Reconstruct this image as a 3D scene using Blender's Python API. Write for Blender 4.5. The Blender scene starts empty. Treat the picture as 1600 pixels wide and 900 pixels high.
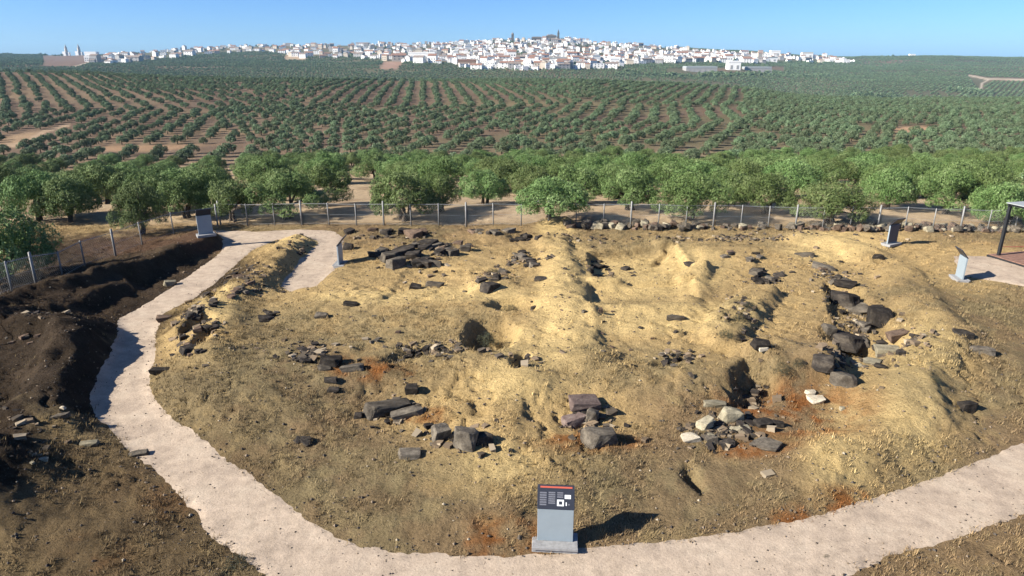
import bpy, bmesh, math, random
import numpy as np
from mathutils import Vector, Matrix, noise as mnoise

# ------------------------------------------------------------------ camera, world, sun, exposure
SC = bpy.context.scene
CAMH = 10.0
PITCH = math.radians(18.9)
FPX = 1067.0                      # focal length in pixels of the 1600 px wide photograph
cam = bpy.data.cameras.new('camera')
cam.lens = 36.0 * FPX / 1600.0
cam.sensor_width = 36.0
cam.clip_end = 30000.0
cam.clip_start = 0.1
cam_o = bpy.data.objects.new('camera', cam)
SC.collection.objects.link(cam_o)
cam_o.location = (0, 0, CAMH)
cam_o.rotation_euler = (math.pi / 2 - PITCH, 0, 0)
SC.camera = cam_o

SUN_EL = math.radians(30.0)
SHADOW_AZ = math.radians(19.0)    # direction the shadows fall, from +X towards +Y
world = bpy.data.worlds.new('World')
SC.world = world
world.use_nodes = True
wn = world.node_tree
bg = wn.nodes['Background']
sky = wn.nodes.new('ShaderNodeTexSky')
sky.sky_type = 'NISHITA'
sky.sun_disc = False
sky.sun_elevation = SUN_EL
sky.sun_rotation = math.radians(270.0) - SHADOW_AZ
sky.altitude = 300.0
sky.air_density = 0.65
sky.dust_density = 0.6
sky.ozone_density = 10.0
bg.inputs['Strength'].default_value = 0.070
wn.links.new(sky.outputs['Color'], bg.inputs['Color'])

sun = bpy.data.lights.new('sun', 'SUN')
sun.energy = 5.0
sun.angle = math.radians(0.5)
sun.color = (1.0, 0.93, 0.82)
sun_o = bpy.data.objects.new('sun', sun)
SC.collection.objects.link(sun_o)
ldir = Vector((math.cos(SHADOW_AZ) * math.cos(SUN_EL), math.sin(SHADOW_AZ) * math.cos(SUN_EL), -math.sin(SUN_EL)))
sun_o.rotation_euler = ldir.to_track_quat('-Z', 'Y').to_euler()
sun_o.location = (-30, -10, 40)

SC.view_settings.view_transform = 'Standard'
SC.view_settings.look = 'None'
SC.view_settings.exposure = 1.33
SC.view_settings.gamma = 1.0
SC.view_settings.use_curve_mapping = False
SC.cycles.max_bounces = 5
SC.cycles.volume_bounces = 0

COL = SC.collection
rng = np.random.default_rng(7)
random.seed(7)

# ------------------------------------------------------------------ projection helpers
CP, SP = math.cos(PITCH), math.sin(PITCH)

def slope_of(py):
    v = (py - 450.0) / FPX
    return (-SP - v * CP) / (CP - v * SP)          # dz per metre of Y

def ray(px, py):
    u = (px - 800.0) / FPX
    v = (py - 450.0) / FPX
    return np.array([u, CP - v * SP, -SP - v * CP])

def flat(px, py, z=0.0):
    d = ray(px, py)
    t = (z - CAMH) / d[2]
    return d[0] * t, d[1] * t

def to_px(X, Y, Z):
    dz = Z - CAMH
    depth = Y * CP - dz * SP
    up = Y * SP + dz * CP
    return 800 + FPX * X / depth, 450 - FPX * up / depth

def depth_at(X, Y, Z):
    return Y * CP - (Z - CAMH) * SP

# ------------------------------------------------------------------ noise
def _hash(ix, iy, seed):
    h = (ix.astype(np.int64) * 374761393 + iy.astype(np.int64) * 668265263 + seed * 974711) & 0xffffffff
    h = ((h ^ (h >> 13)) * 1274126177) & 0xffffffff
    h = (h ^ (h >> 16)) & 0xffffff
    return h / float(0xffffff)

def vnoise(x, y, seed=0):
    ix, iy = np.floor(x), np.floor(y)
    fx, fy = x - ix, y - iy
    fx = fx * fx * fx * (fx * (fx * 6 - 15) + 10)
    fy = fy * fy * fy * (fy * (fy * 6 - 15) + 10)
    a = _hash(ix, iy, seed); b = _hash(ix + 1, iy, seed)
    c = _hash(ix, iy + 1, seed); d = _hash(ix + 1, iy + 1, seed)
    return (a * (1 - fx) + b * fx) * (1 - fy) + (c * (1 - fx) + d * fx) * fy * 1.0

def fbm(x, y, seed=0, octaves=4, gain=0.5):
    s = 0.0; amp = 1.0; tot = 0.0
    for o in range(octaves):
        c, sn = math.cos(0.6 * o + 0.3), math.sin(0.6 * o + 0.3)
        s = s + amp * (vnoise((x * c - y * sn) * 2 ** o + 17.3 * o, (x * sn + y * c) * 2 ** o - 9.1 * o, seed + o) - 0.5)
        tot += amp; amp *= gain
    return 2 * s / tot

def smooth(a, b, x):
    t = np.clip((x - a) / (b - a), 0, 1)
    return t * t * (3 - 2 * t)

# ------------------------------------------------------------------ signed distance to polygon / polyline
def seg_dist(X, Y, p, q):
    vx, vy = q[0] - p[0], q[1] - p[1]
    L = vx * vx + vy * vy + 1e-9
    t = np.clip(((X - p[0]) * vx + (Y - p[1]) * vy) / L, 0, 1)
    return np.hypot(X - p[0] - t * vx, Y - p[1] - t * vy), t

def poly_sd(X, Y, pts):
    d = np.full(X.shape, 1e9); inside = np.zeros(X.shape, bool)
    n = len(pts)
    for i in range(n):
        p, q = pts[i], pts[(i + 1) % n]
        d = np.minimum(d, seg_dist(X, Y, p, q)[0])
        c = ((p[1] > Y) != (q[1] > Y))
        xx = (q[0] - p[0]) * (Y - p[1]) / ((q[1] - p[1]) + 1e-12) + p[0]
        inside ^= c & (X < xx)
    return np.where(inside, d, -d)

def line_d(X, Y, pts):
    d = np.full(X.shape, 1e9)
    for i in range(len(pts) - 1):
        d = np.minimum(d, seg_dist(X, Y, pts[i], pts[i + 1])[0])
    return d

def W(*pp):
    return [flat(a, b) for a, b in pp]

PATH = W((380, 990), (420, 900), (345, 850), (270, 762), (200, 702), (152, 655), (143, 625), (165, 580), (187, 530), (187, 500),
         (240, 470), (300, 428), (345, 395), (350, 378), (335, 362), (400, 362), (470, 359), (520, 361), (537, 372), (533, 400),
         (520, 425), (490, 452), (455, 458), (440, 450), (470, 408), (500, 380), (480, 372), (430, 376), (395, 390), (370, 412),
         (340, 440), (300, 468), (255, 492), (246, 520), (240, 570), (232, 605), (245, 635), (300, 680), (375, 735), (430, 775),
         (480, 820), (540, 850), (620, 868), (800, 872), (905, 862), (1100, 840), (1250, 815), (1330, 795), (1450, 755),
         (1600, 695), (1800, 610), (1800, 720), (1600, 800), (1500, 838), (1410, 865), (1340, 890), (1250, 930), (1000, 990), (600, 1000))
PAD = W((1490, 400), (1548, 401), (1720, 450), (1720, 480), (1600, 447), (1500, 430))

# ------------------------------------------------------------------ the land: far table
FAR_PX = np.array([-300, 0, 100, 200, 300, 400, 500, 600, 700, 800, 870, 950, 1050, 1150, 1250, 1330, 1420, 1600, 1900], float)
FAR_C = (FAR_PX - 800) / FPX / (CP - ((90 - 450) / FPX) * SP)     # X / Y of each column
def rowpx(vals):
    return np.array(vals, float)
SKYL = rowpx([82, 85, 87, 85, 78, 73, 72, 71, 68, 63, 61, 69, 75, 80, 87, 89.5, 88, 90.5, 90])
CREST = rowpx([112, 112, 114, 118, 122, 125, 126, 127, 126, 125, 126, 128, 132, 138, 150, 154, 156, 156, 154])
TAB_Y = np.array([-40, 46, 60, 80, 110, 150, 200, 300, 420, 560, 760, 1050, 1500, 2000, 2500, 2800, 3600, 7000], float)
def z_of(py, Y):
    return CAMH + Y * np.array([slope_of(p) for p in py])
TAB = []
ones = np.ones_like(FAR_PX)
leftw = np.clip((500 - FAR_PX) / 400, 0, 1)
rightw = np.clip((FAR_PX - 900) / 500, 0, 1)
for Yr in TAB_Y:
    if Yr <= 46: z = 0 * ones
    elif Yr == 60: z = -1.6 * ones - 0.8 * leftw
    elif Yr == 80: z = -4.2 * ones - 1.8 * leftw
    elif Yr == 110: z = -8.6 * ones - 2.5 * leftw
    elif Yr == 150: z = z_of(250 * ones + 6 * leftw - 4 * rightw, Yr)
    elif Yr == 200: z = z_of(216 * ones + 8 * leftw + 2 * rightw, Yr)
    elif Yr == 300: z = z_of(176 * ones + 2 * leftw + 6 * rightw, Yr)
    elif Yr == 420: z = z_of(0.72 * CREST + 0.28 * 176 + 3, Yr)
    elif Yr == 560: z = z_of(CREST, Yr)
    elif Yr == 760: z = z_of(CREST + 9, Yr)
    elif Yr == 1050: z = z_of(CREST + 2, Yr)
    elif Yr == 1500: z = z_of(CREST * 0.55 + SKYL * 0.45 - 3, Yr)
    elif Yr == 2000: z = z_of(CREST * 0.22 + SKYL * 0.78, Yr)
    elif Yr == 2500: z = z_of(SKYL, Yr)
    elif Yr == 2800: z = z_of(SKYL + 0.6, Yr)
    else: z = z_of(SKYL + 9, Yr)
    TAB.append(z)
TAB = np.array(TAB)

def cub(f):
    return f * f * (3 - 2 * f) * 0.55 + f * 0.45

def far_h(X, Y):
    c = np.clip(X / np.maximum(Y, 40.0), FAR_C[0], FAR_C[-1] - 1e-6)
    yy = np.clip(Y, TAB_Y[0], TAB_Y[-1] - 1e-3)
    j = np.clip(np.searchsorted(FAR_C, c, side='right') - 1, 0, len(FAR_C) - 2)
    i = np.clip(np.searchsorted(TAB_Y, yy, side='right') - 1, 0, len(TAB_Y) - 2)
    fc = cub((c - FAR_C[j]) / (FAR_C[j + 1] - FAR_C[j]))
    fy = cub((yy - TAB_Y[i]) / (TAB_Y[i + 1] - TAB_Y[i]))
    z = (TAB[i, j] * (1 - fc) + TAB[i, j + 1] * fc) * (1 - fy) + (TAB[i + 1, j] * (1 - fc) + TAB[i + 1, j + 1] * fc) * fy
    k = smooth(70, 250, Y) * (0.7 + Y / 1000.0)
    return z + k * 1.2 * fbm(X / 90.0, Y / 90.0, 51, 3) + smooth(48, 70, Y) * 0.12 * fbm(X / 5, Y / 5, 52, 3)

# ------------------------------------------------------------------ the land: the dig
# bumps: px, py, radius along / across (m), rotation (deg), height, hardness
BUMPS = [
    (430, 595, 3.2, 1.7, 5, 0.55, 2), (600, 500, 4.5, 3.0, 0, 0.35, 2), (560, 600, 2.5, 1.5, 0, -0.25, 2),
    (870, 352, 0.8, 0.7, 0, 0.75, 2), (765, 372, 0.9, 0.7, 0, 0.5, 2), (770, 446, 1.0, 0.8, 0, 0.55, 2),
    (650, 395, 2.2, 1.6, 0, 0.45, 2), (700, 480, 2.4, 1.5, 0, 0.15, 2),
    (762, 530, 0.85, 1.15, 0, -0.85, 6), (803, 482, 0.85, 0.75, 0, -0.65, 4),
        (840, 480, 1.0, 2.8, 0, 0.20, 2), (790, 560, 1.5, 0.9, 0, 0.3, 2), (815, 572, 0.25, 0.6, -20, -0.5, 3),
    (1110, 395, 2.6, 1.6, 0, 0.35, 2), (1230, 420, 1.6, 1.2, 0, 0.15, 2),
    (1000, 590, 3.0, 1.2, 0, 0.30, 2), (740, 600, 2.2, 1.4, 0, 0.35, 2), (940, 660, 1.5, 0.8, 0, -0.15, 2),
    (1230, 565, 1.3, 1.2, 0, 0.70, 3), (1180, 600, 0.5, 0.9, -35, -0.8, 3), (1250, 640, 2.0, 1.2, 0, -0.30, 2),
    (1290, 580, 0.6, 0.6, 0, 0.45, 2), (1345, 530, 1.1, 0.8, -35, -0.75, 3), (1325, 495, 0.5, 0.4, 0, 0.35, 2),
    (1370, 475, 0.9, 0.6, -30, -0.35, 2), (1420, 630, 1.2, 1.3, 0, 0.25, 2), (1550, 560, 4.0, 2.5, 0, 0.2, 2),
    (800, 740, 2.5, 1.6, 20, 0.2, 2), (300, 505, 0.8, 1.0, 0, 0.3, 2),
    (320, 475, 0.35, 0.4, 0, -0.6, 3), (300, 520, 0.4, 0.5, 0, -0.7, 3), (315, 545, 0.4, 0.5, 0, -0.6, 3), (345, 465, 0.4, 0.3, 0, -0.5, 3),
    (385, 440, 0.4, 0.4, 0, -0.4, 3), (640, 562, 0.9, 0.25, 25, -0.35, 3), (1060, 570, 0.75, 0.25, 28, -0.45, 3),
    (1085, 752, 0.18, 0.5, 10, -0.35, 3), (1040, 392, 0.25, 1.6, -32, -0.4, 3),
    # spoil heaps at the left
    (15, 562, 2.3, 2.0, 0, 0.75, 2), (-60, 760, 1.6, 1.0, 0, 0.9, 2), (-90, 830, 1.6, 0.8, 0, 0.8, 2), (30, 760, 0.9, 0.3, 20, 0.25, 2),
    (110, 850, 1.1, 0.5, 20, 0.22, 2),
]
# ridges: points, half width (m), height, hardness
RIDGES = [
    ([(862, 375), (878, 430), (893, 480), (905, 540), (915, 570)], 0.75, 0.42, 2.2),
    ([(1190, 460), (1160, 490), (1125, 532)], 0.6, 0.55, 3.0),
    ([(1088, 425), (1085, 470)], 0.5, 0.30, 2.0),
    ([(925, 478), (1000, 485), (1080, 476)], 0.35, 0.12, 2.0),
    ([(925, 435), (1000, 447), (1080, 440)], 0.30, 0.14, 2.0),
    ([(1030, 374), (1060, 408), (1085, 425)], 0.5, 0.30, 2.0),
    ([(470, 378), (440, 405), (400, 440), (360, 470), (335, 505), (320, 560)], 0.95, 0.62, 2.2),
    ([(1250, 376), (1320, 385), (1385, 415), (1430, 460), (1450, 500)], 0.9, 0.50, 2.2),
    ([(1480, 520), (1445, 570), (1420, 640), (1350, 705), (1290, 752)], 0.8, 0.42, 2.0),
    ([(600, 575), (680, 560), (760, 590), (840, 600)], 0.7, 0.18, 2.0),
    ([(820, 610), (790, 640), (770, 690)], 0.6, 0.15, 2.0),
    ([(560, 362), (700, 360), (860, 362), (1020, 362), (1200, 366), (1400, 372)], 1.1, 0.18, 2.0),
    ([(960, 600), (1100, 595), (1180, 575)], 0.8, 0.25, 2.2),
]
TUM = flat(850, 520)

def tum_h(X, Y):
    r = np.sqrt(((X - TUM[0]) / 13.5) ** 2 + ((Y - TUM[1]) / 9.5) ** 2)
    return 0.5 * np.exp(-0.7 * r ** 3.0)

def flat_t(px, py):
    z = 0.0
    for _ in range(6):
        X, Y = flat(px, py, z)
        z = float(tum_h(np.array(X), np.array(Y)))
    return flat(px, py, z)
BUMPS = [(a, b, c * 1.12, d * 1.12, e, f * 0.72, max(g * 1.7, 3.4)) for a, b, c, d, e, f, g in BUMPS]
RIDGES = [(a, b * 1.05, c * 0.85, max(d * 1.5, 3.2)) for a, b, c, d in RIDGES]
BUMPS_W = [(flat_t(b[0], b[1]),) + b[2:] for b in BUMPS]
RIDGES_W = [([flat_t(a, b) for a, b in r[0]],) + r[1:] for r in RIDGES]
# one sided banks: crest points (px, py, crest height), width of the side to the right of travel, width of the left side, height
BANKS = [
    ([(338, 369, 0.45), (305, 376, 0.6), (255, 394, 0.7), (205, 412, 0.75), (150, 432, 0.75), (70, 452, 0.8), (-40, 484, 0.8), (-160, 530, 0.8)], 0.65, 2.0, 0.78),
    ([(30, 512, 0.7), (75, 510, 0.75), (106, 518, 0.75), (98, 550, 0.75), (66, 592, 0.75), (14, 636, 0.75), (-60, 676, 0.75), (-140, 720, 0.7)], 0.62, 1.7, 0.74),
    ([(185, 428, 0.9), (110, 440, 1.3), (0, 468, 1.4), (-120, 512, 1.4)], 0.7, 1.6, 0.6),
]
# level cut floors of the excavation: outline (px), height against the mound, width of the cut edge (m)
TERRACES = [
    ([(918, 392), (1046, 384), (1082, 426), (930, 432)], -0.42, 0.28), ([(922, 442), (1082, 436), (1088, 470), (922, 474)], -0.26, 0.25),
    ([(920, 482), (1092, 478), (1130, 500), (1108, 528), (925, 530)], 0.12, 0.35), ([(1290, 440), (1345, 452), (1392, 505), (1372, 560), (1320, 560), (1300, 500)], -0.42, 0.4),
    ([(640, 415), (730, 420), (735, 470), (600, 476)], -0.12, 0.3), ([(1090, 395), (1190, 392), (1180, 425), (1100, 428)], 0.14, 0.4),
]
TERRACES_W = [([flat_t(a, b) for a, b in t[0]],) + t[1:] for t in TERRACES]
BANKS_W = [([flat(a, b, c) for a, b, c in k[0]],) + k[1:] for k in BANKS]

def bank_h(X, Y, pts, wr, wl, hh, side):
    best = np.full(X.shape, 1e9); sg = np.zeros(X.shape)
    for p, q in zip(pts[:-1], pts[1:]):
        d, t = seg_dist(X, Y, p, q)
        cr = (q[0] - p[0]) * (Y - p[1]) - (q[1] - p[1]) * (X - p[0])
        m = d < best
        best = np.where(m, d, best); sg = np.where(m, cr, sg)
    w = np.where(sg * side > 0, wr, wl)
    return hh * np.exp(-0.75 * (best / w) ** np.where(sg * side > 0, 2.6, 2.0))

def site_h(X, Y):
    h = np.zeros(X.shape)
    wx = X + 0.35 * fbm(X / 1.6, Y / 1.6, 31, 3)
    wy = Y + 0.35 * fbm(X / 1.6, Y / 1.6, 37, 3)
    for (cx, cy), rx, ry, rot, hh, hard in BUMPS_W:
        c, s = math.cos(math.radians(rot)), math.sin(math.radians(rot))
        a = ((wx - cx) * c + (wy - cy) * s) / rx
        b = (-(wx - cx) * s + (wy - cy) * c) / ry
        r = np.sqrt(a * a + b * b)
        h = h + hh * np.exp(-0.7 * r ** hard)
    for pts, w, hh, hard in RIDGES_W:
        d = line_d(wx, wy, pts) / w
        h = h + hh * (0.85 + 0.3 * fbm(X / 1.3, Y / 1.3, 61, 2)) * np.exp(-0.7 * d ** hard)
    for (pts, wr, wl, hh), side in zip(BANKS_W, (1, -1, 1)):
        h = h + bank_h(wx, wy, pts, wr, wl, hh, side) * (0.95 + 0.25 * fbm(X / 1.8, Y / 1.8, 67, 3))
    ex, ey = X + 0.14 * fbm(X / 0.9, Y / 0.9, 87, 3), Y + 0.14 * fbm(X / 0.9, Y / 0.9, 89, 3)
    for pts, dz, edge in TERRACES_W:
        h = h + dz * smooth(-edge * 0.5, edge * 0.5, poly_sd(ex, ey, pts))
    return h + tum_h(X, Y)

def path_sd(X, Y):
    s = poly_sd(X, Y, PATH)
    s2 = poly_sd(X, Y, PAD)
    n = 0.09 * fbm(X / 0.9, Y / 0.9, 71, 3) + 0.06 * fbm(X / 0.18, Y / 0.18, 75, 2)
    return s + n, s2 + n

def ground_h(X, Y, fine=True):
    X = np.asarray(X, float); Y = np.asarray(Y, float)
    z = far_h(X, Y)
    near = Y < 60
    if np.any(near):
        xn, yn = X[near], Y[near]
        s1, s2 = path_sd(xn, yn)
        sd = np.maximum(s1, s2)
        off = smooth(0.35, -0.9, sd)
        h = site_h(xn, yn) * (0.12 + 0.88 * off)
        inside = smooth(44.5, 41.0, yn)
        rough = inside * off
        h = h * smooth(45, 42.5, yn)
        if fine:
            t1 = fbm(xn / 2.3, yn / 2.3, 11, 3)
            t2 = fbm(xn / 0.55, yn / 0.55, 13, 3)
            ridg = 1 - np.abs(fbm(xn / 0.8, yn / 0.8, 19, 3)) * 2
            h = h + rough * (0.06 * t1 + 0.045 * t2 + 0.04 * fbm(xn / 0.2, yn / 0.2, 17, 3, 0.7) - 0.10 * smooth(0.08, 0.02, np.abs(fbm(xn / 1.7, yn / 1.7, 43, 4, 0.6))) * smooth(-0.1, 0.35, fbm(xn / 4, yn / 4, 47, 2)) + 0.05 * (smooth(0.02, 0.05, fbm(xn / 2.6, yn / 2.6, 53, 5, 0.6)) - 0.5))
            dug = smooth(8, 5.5, np.hypot((xn + 19.5) / 1.0, (yn - 24) / 1.6))
            h = h + rough * dug * (0.10 * fbm(xn / 0.7, yn / 0.7, 23, 3))
            h = h + 0.008 * fbm(xn / 0.3, yn / 0.3, 29, 2)
        z[near] = z[near] + h
    return z

def G(px, py, z0=None):
    """where the line of sight through a photograph pixel meets the land"""
    z = 0.0
    for _ in range(14):
        X, Y = flat(px, py, z)
        z = 0.5 * z + 0.5 * gz(X, Y)
    X, Y = flat(px, py, z)
    return Vector((X, Y, gz(X, Y)))

def gz(x, y):
    """height of the built ground sheet"""
    i = int(np.clip(np.searchsorted(ys, y, side='right') - 1, 0, NR - 2))
    fy = (y - ys[i]) / (ys[i + 1] - ys[i])
    def row(r):
        t = (x / (5.0 + 0.92 * ys[r]) + 1) * 0.5 * (NC - 1)
        j = int(np.clip(math.floor(t), 0, NC - 2)); f = t - j
        return GZ[r, j] * (1 - f) + GZ[r, j + 1] * f
    return float(row(i) * (1 - fy) + row(i + 1) * fy)

# ------------------------------------------------------------------ mesh helpers
def tag(o, label=None, cat=None, group=None, kind=None):
    if label: o['label'] = label
    if cat: o['category'] = cat
    if group: o['group'] = group
    if kind: o['kind'] = kind
    return o

def np_mesh(name, verts, faces, mats=(), smooth_shade=False, mat_index=None):
    """faces: (n,k) array with one k, or list of lists"""
    me = bpy.data.meshes.new(name)
    v = np.asarray(verts, np.float32)
    if isinstance(faces, np.ndarray):
        n, k = faces.shape
        me.vertices.add(len(v)); me.vertices.foreach_set('co', v.ravel())
        me.loops.add(n * k); me.loops.foreach_set('vertex_index', faces.astype(np.int32).ravel())
        me.polygons.add(n)
        me.polygons.foreach_set('loop_start', np.arange(0, n * k, k, dtype=np.int32))
        me.polygons.foreach_set('loop_total', np.full(n, k, np.int32))
        me.update(calc_edges=True)
    else:
        me.from_pydata([tuple(p) for p in v], [], [list(f) for f in faces])
    for m in mats: me.materials.append(m)
    if mat_index is not None:
        me.polygons.foreach_set('material_index', np.asarray(mat_index, np.int32))
    me.polygons.foreach_set('use_smooth', np.full(len(me.polygons), smooth_shade))
    me.update()
    return me

def link(name, me, parent=None, loc=None):
    o = bpy.data.objects.new(name, me)
    COL.objects.link(o)
    if parent is not None: o.parent = parent
    if loc is not None: o.location = loc
    return o

def empty(name, loc, rz=0.0):
    o = bpy.data.objects.new(name, None)
    COL.objects.link(o)
    o.location = loc; o.rotation_euler = (0, 0, rz)
    o.empty_display_size = 0.3
    return o

class MB:
    def __init__(self): self.v = []; self.f = []
    def box(self, c, s, rot=None):
        b = len(self.v)
        for dx, dy, dz in ((-1,-1,-1),(1,-1,-1),(1,1,-1),(-1,1,-1),(-1,-1,1),(1,-1,1),(1,1,1),(-1,1,1)):
            p = Vector((dx * s[0] / 2, dy * s[1] / 2, dz * s[2] / 2))
            if rot is not None: p = rot @ p
            self.v.append(tuple(p + Vector(c)))
        for q in ((0,3,2,1),(4,5,6,7),(0,1,5,4),(1,2,6,5),(2,3,7,6),(3,0,4,7)):
            self.f.append([b + i for i in q])
        return self
    def tube(self, pts, rad, n=6, cap=True):
        pts = [Vector(p) for p in pts]
        if not hasattr(rad, '__len__'): rad = [rad] * len(pts)
        rings = []
        for i, p in enumerate(pts):
            d = (pts[min(i + 1, len(pts) - 1)] - pts[max(i - 1, 0)]).normalized()
            a = d.cross(Vector((0, 0, 1)))
            if a.length < 1e-3: a = Vector((1, 0, 0))
            a.normalize(); b = d.cross(a).normalized()
            base = len(self.v)
            for k in range(n):
                t = 2 * math.pi * k / n
                self.v.append(tuple(p + rad[i] * (math.cos(t) * a + math.sin(t) * b)))
            rings.append(base)
        for i in range(len(rings) - 1):
            for k in range(n):
                k2 = (k + 1) % n
                self.f.append([rings[i] + k, rings[i] + k2, rings[i + 1] + k2, rings[i + 1] + k])
        if cap:
            self.f.append([rings[0] + k for k in range(n)][::-1])
            self.f.append([rings[-1] + k for k in range(n)])
        return self
    def prism(self, prof, y0, y1):
        """profile in xz extruded along y"""
        b = len(self.v); n = len(prof)
        for y in (y0, y1):
            for x, z in prof: self.v.append((x, y, z))
        self.f.append([b + i for i in range(n)]); self.f.append([b + n + i for i in range(n)][::-1])
        for i in range(n):
            j = (i + 1) % n
            self.f.append([b + i, b + n + i, b + n + j, b + j])
        return self
    def mesh(self, name, mats, smooth_shade=False):
        if not isinstance(mats, (list, tuple)): mats = [mats]
        me = np_mesh(name, self.v, self.f, mats, smooth_shade)
        bm = bmesh.new(); bm.from_mesh(me)
        bmesh.ops.recalc_face_normals(bm, faces=bm.faces)
        bm.to_mesh(me); bm.free()
        return me
    def build(self, name, mats, parent=None, smooth_shade=False, bevel=0.0):
        me = self.mesh(name, mats, smooth_shade)
        if bevel:
            bm = bmesh.new(); bm.from_mesh(me)
            bmesh.ops.bevel(bm, geom=bm.edges[:], offset=bevel, segments=1, affect='EDGES')
            bm.to_mesh(me); bm.free()
        return link(name, me, parent)

# ------------------------------------------------------------------ materials
def new_mat(name):
    m = bpy.data.materials.new(name); m.use_nodes = True
    nt = m.node_tree
    return m, nt, nt.nodes['Principled BSDF']

def nd(nt, t, **kw):
    n = nt.nodes.new(t)
    for k, v in kw.items(): setattr(n, k, v)
    return n

def mixc(nt, blend, fac, a, b):
    n = nt.nodes.new('ShaderNodeMix'); n.data_type = 'RGBA'; n.blend_type = blend
    for sock, val in ((n.inputs['Factor'], fac), (n.inputs[6], a), (n.inputs[7], b)):
        if hasattr(val, 'links'): nt.links.new(val, sock)
        elif isinstance(val, (int, float)): sock.default_value = val
        else: sock.default_value = (*val[:3], 1)
    return n.outputs[2]

def ramp(nt, fac, stops):
    r = nt.nodes.new('ShaderNodeValToRGB')
    nt.links.new(fac, r.inputs[0])
    while len(r.color_ramp.elements) < len(stops): r.color_ramp.elements.new(0.5)
    for e, (p, c) in zip(r.color_ramp.elements, stops):
        e.position = p
        e.color = (c, c, c, 1) if isinstance(c, (int, float)) else (*c, 1)
    return r.outputs[0]

def noise_tex(nt, scale, detail=4, rough=0.6, vec=None, coord='Object'):
    n = nt.nodes.new('ShaderNodeTexNoise')
    n.inputs['Scale'].default_value = scale; n.inputs['Detail'].default_value = detail; n.inputs['Roughness'].default_value = rough
    if vec is None:
        tc = nt.nodes.new('ShaderNodeTexCoord'); vec = tc.outputs[coord]
    nt.links.new(vec, n.inputs['Vector'])
    return n

def bump(nt, bsdf, height, strength, dist):
    b = nt.nodes.new('ShaderNodeBump')
    b.inputs['Strength'].default_value = strength; b.inputs['Distance'].default_value = dist
    nt.links.new(height, b.inputs['Height']); nt.links.new(b.outputs[0], bsdf.inputs['Normal'])

def ground_mat():
    m, nt, b = new_mat('dry_soil')
    at = nd(nt, 'ShaderNodeAttribute', attribute_name='soil')
    n1 = noise_tex(nt, 2.2, 6, 0.7)
    n2 = noise_tex(nt, 14.0, 5, 0.75)
    n3 = noise_tex(nt, 0.06, 5, 0.65)
    c = mixc(nt, 'MULTIPLY', 1.0, at.outputs['Color'], ramp(nt, n1.outputs['Fac'], [(0.25, 0.72), (0.5, 1.0), (0.75, 1.22)]))
    c = mixc(nt, 'MULTIPLY', 1.0, c, ramp(nt, n2.outputs['Fac'], [(0.30, 0.55), (0.48, 1.0), (0.62, 1.08), (0.75, 1.35)]))
    c = mixc(nt, 'MULTIPLY', 0.6, c, ramp(nt, n3.outputs['Fac'], [(0.3, 0.8), (0.7, 1.2)]))
    nt.links.new(c, b.inputs['Base Color'])
    b.inputs['Roughness'].default_value = 1.0; b.inputs['Specular IOR Level'].default_value = 0.05
    n4 = noise_tex(nt, 9.0, 8, 0.75)
    bump(nt, b, n4.outputs['Fac'], 1.0, 0.14)
    return m

def path_mat():
    m, nt, b = new_mat('compacted_gravel')
    n1 = noise_tex(nt, 0.9, 5, 0.6)
    n2 = noise_tex(nt, 22.0, 4, 0.75)
    n3 = noise_tex(nt, 3.5, 3, 0.6)
    c = ramp(nt, n1.outputs['Fac'], [(0.28, (0.290, 0.232, 0.178)), (0.5, (0.398, 0.318, 0.240)), (0.72, (0.428, 0.352, 0.268))])
    c = mixc(nt, 'MULTIPLY', 1.0, c, ramp(nt, n2.outputs['Fac'], [(0.27, 0.45), (0.40, 0.90), (0.6, 1.04), (0.75, 1.2)]))
    c = mixc(nt, 'MULTIPLY', 1.0, c, ramp(nt, n3.outputs['Fac'], [(0.3, 0.82), (0.6, 1.04)]))
    nt.links.new(c, b.inputs['Base Color'])
    b.inputs['Roughness'].default_value = 1.0; b.inputs['Specular IOR Level'].default_value = 0.05
    n4 = noise_tex(nt, 16.0, 6, 0.7)
    bump(nt, b, n4.outputs['Fac'], 0.5, 0.03)
    return m

def rock_mat(name, c0, c1, c2):
    m, nt, b = new_mat(name)
    tc = nd(nt, 'ShaderNodeTexCoord'); oi = nd(nt, 'ShaderNodeObjectInfo')
    add = nd(nt, 'ShaderNodeVectorMath', operation='ADD')
    mul = nd(nt, 'ShaderNodeVectorMath', operation='SCALE'); mul.inputs['Scale'].default_value = 37.0
    comb = nd(nt, 'ShaderNodeCombineXYZ')
    for i in range(3): nt.links.new(oi.outputs['Random'], comb.inputs[i])
    nt.links.new(comb.outputs[0], mul.inputs[0])
    nt.links.new(tc.outputs['Object'], add.inputs[0]); nt.links.new(mul.outputs[0], add.inputs[1])
    n1 = noise_tex(nt, 3.0, 6, 0.65, add.outputs[0])
    n2 = noise_tex(nt, 16.0, 4, 0.7, add.outputs[0])
    c = ramp(nt, n1.outputs['Fac'], [(0.3, c0), (0.5, c1), (0.68, c2)])
    c = mixc(nt, 'MULTIPLY', 1.0, c, ramp(nt, n2.outputs['Fac'], [(0.3, 0.7), (0.5, 1.0), (0.7, 1.2)]))
    hsv = nd(nt, 'ShaderNodeHueSaturation')
    mr = nd(nt, 'ShaderNodeMapRange'); mr.inputs['To Min'].default_value = 0.7; mr.inputs['To Max'].default_value = 1.3
    nt.links.new(oi.outputs['Random'], mr.inputs['Value']); nt.links.new(mr.outputs[0], hsv.inputs['Value']); nt.links.new(c, hsv.inputs['Color'])
    nt.links.new(hsv.outputs[0], b.inputs['Base Color'])
    b.inputs['Roughness'].default_value = 0.95; b.inputs['Specular IOR Level'].default_value = 0.06
    bump(nt, b, n2.outputs['Fac'], 0.7, 0.03)
    return m

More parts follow.
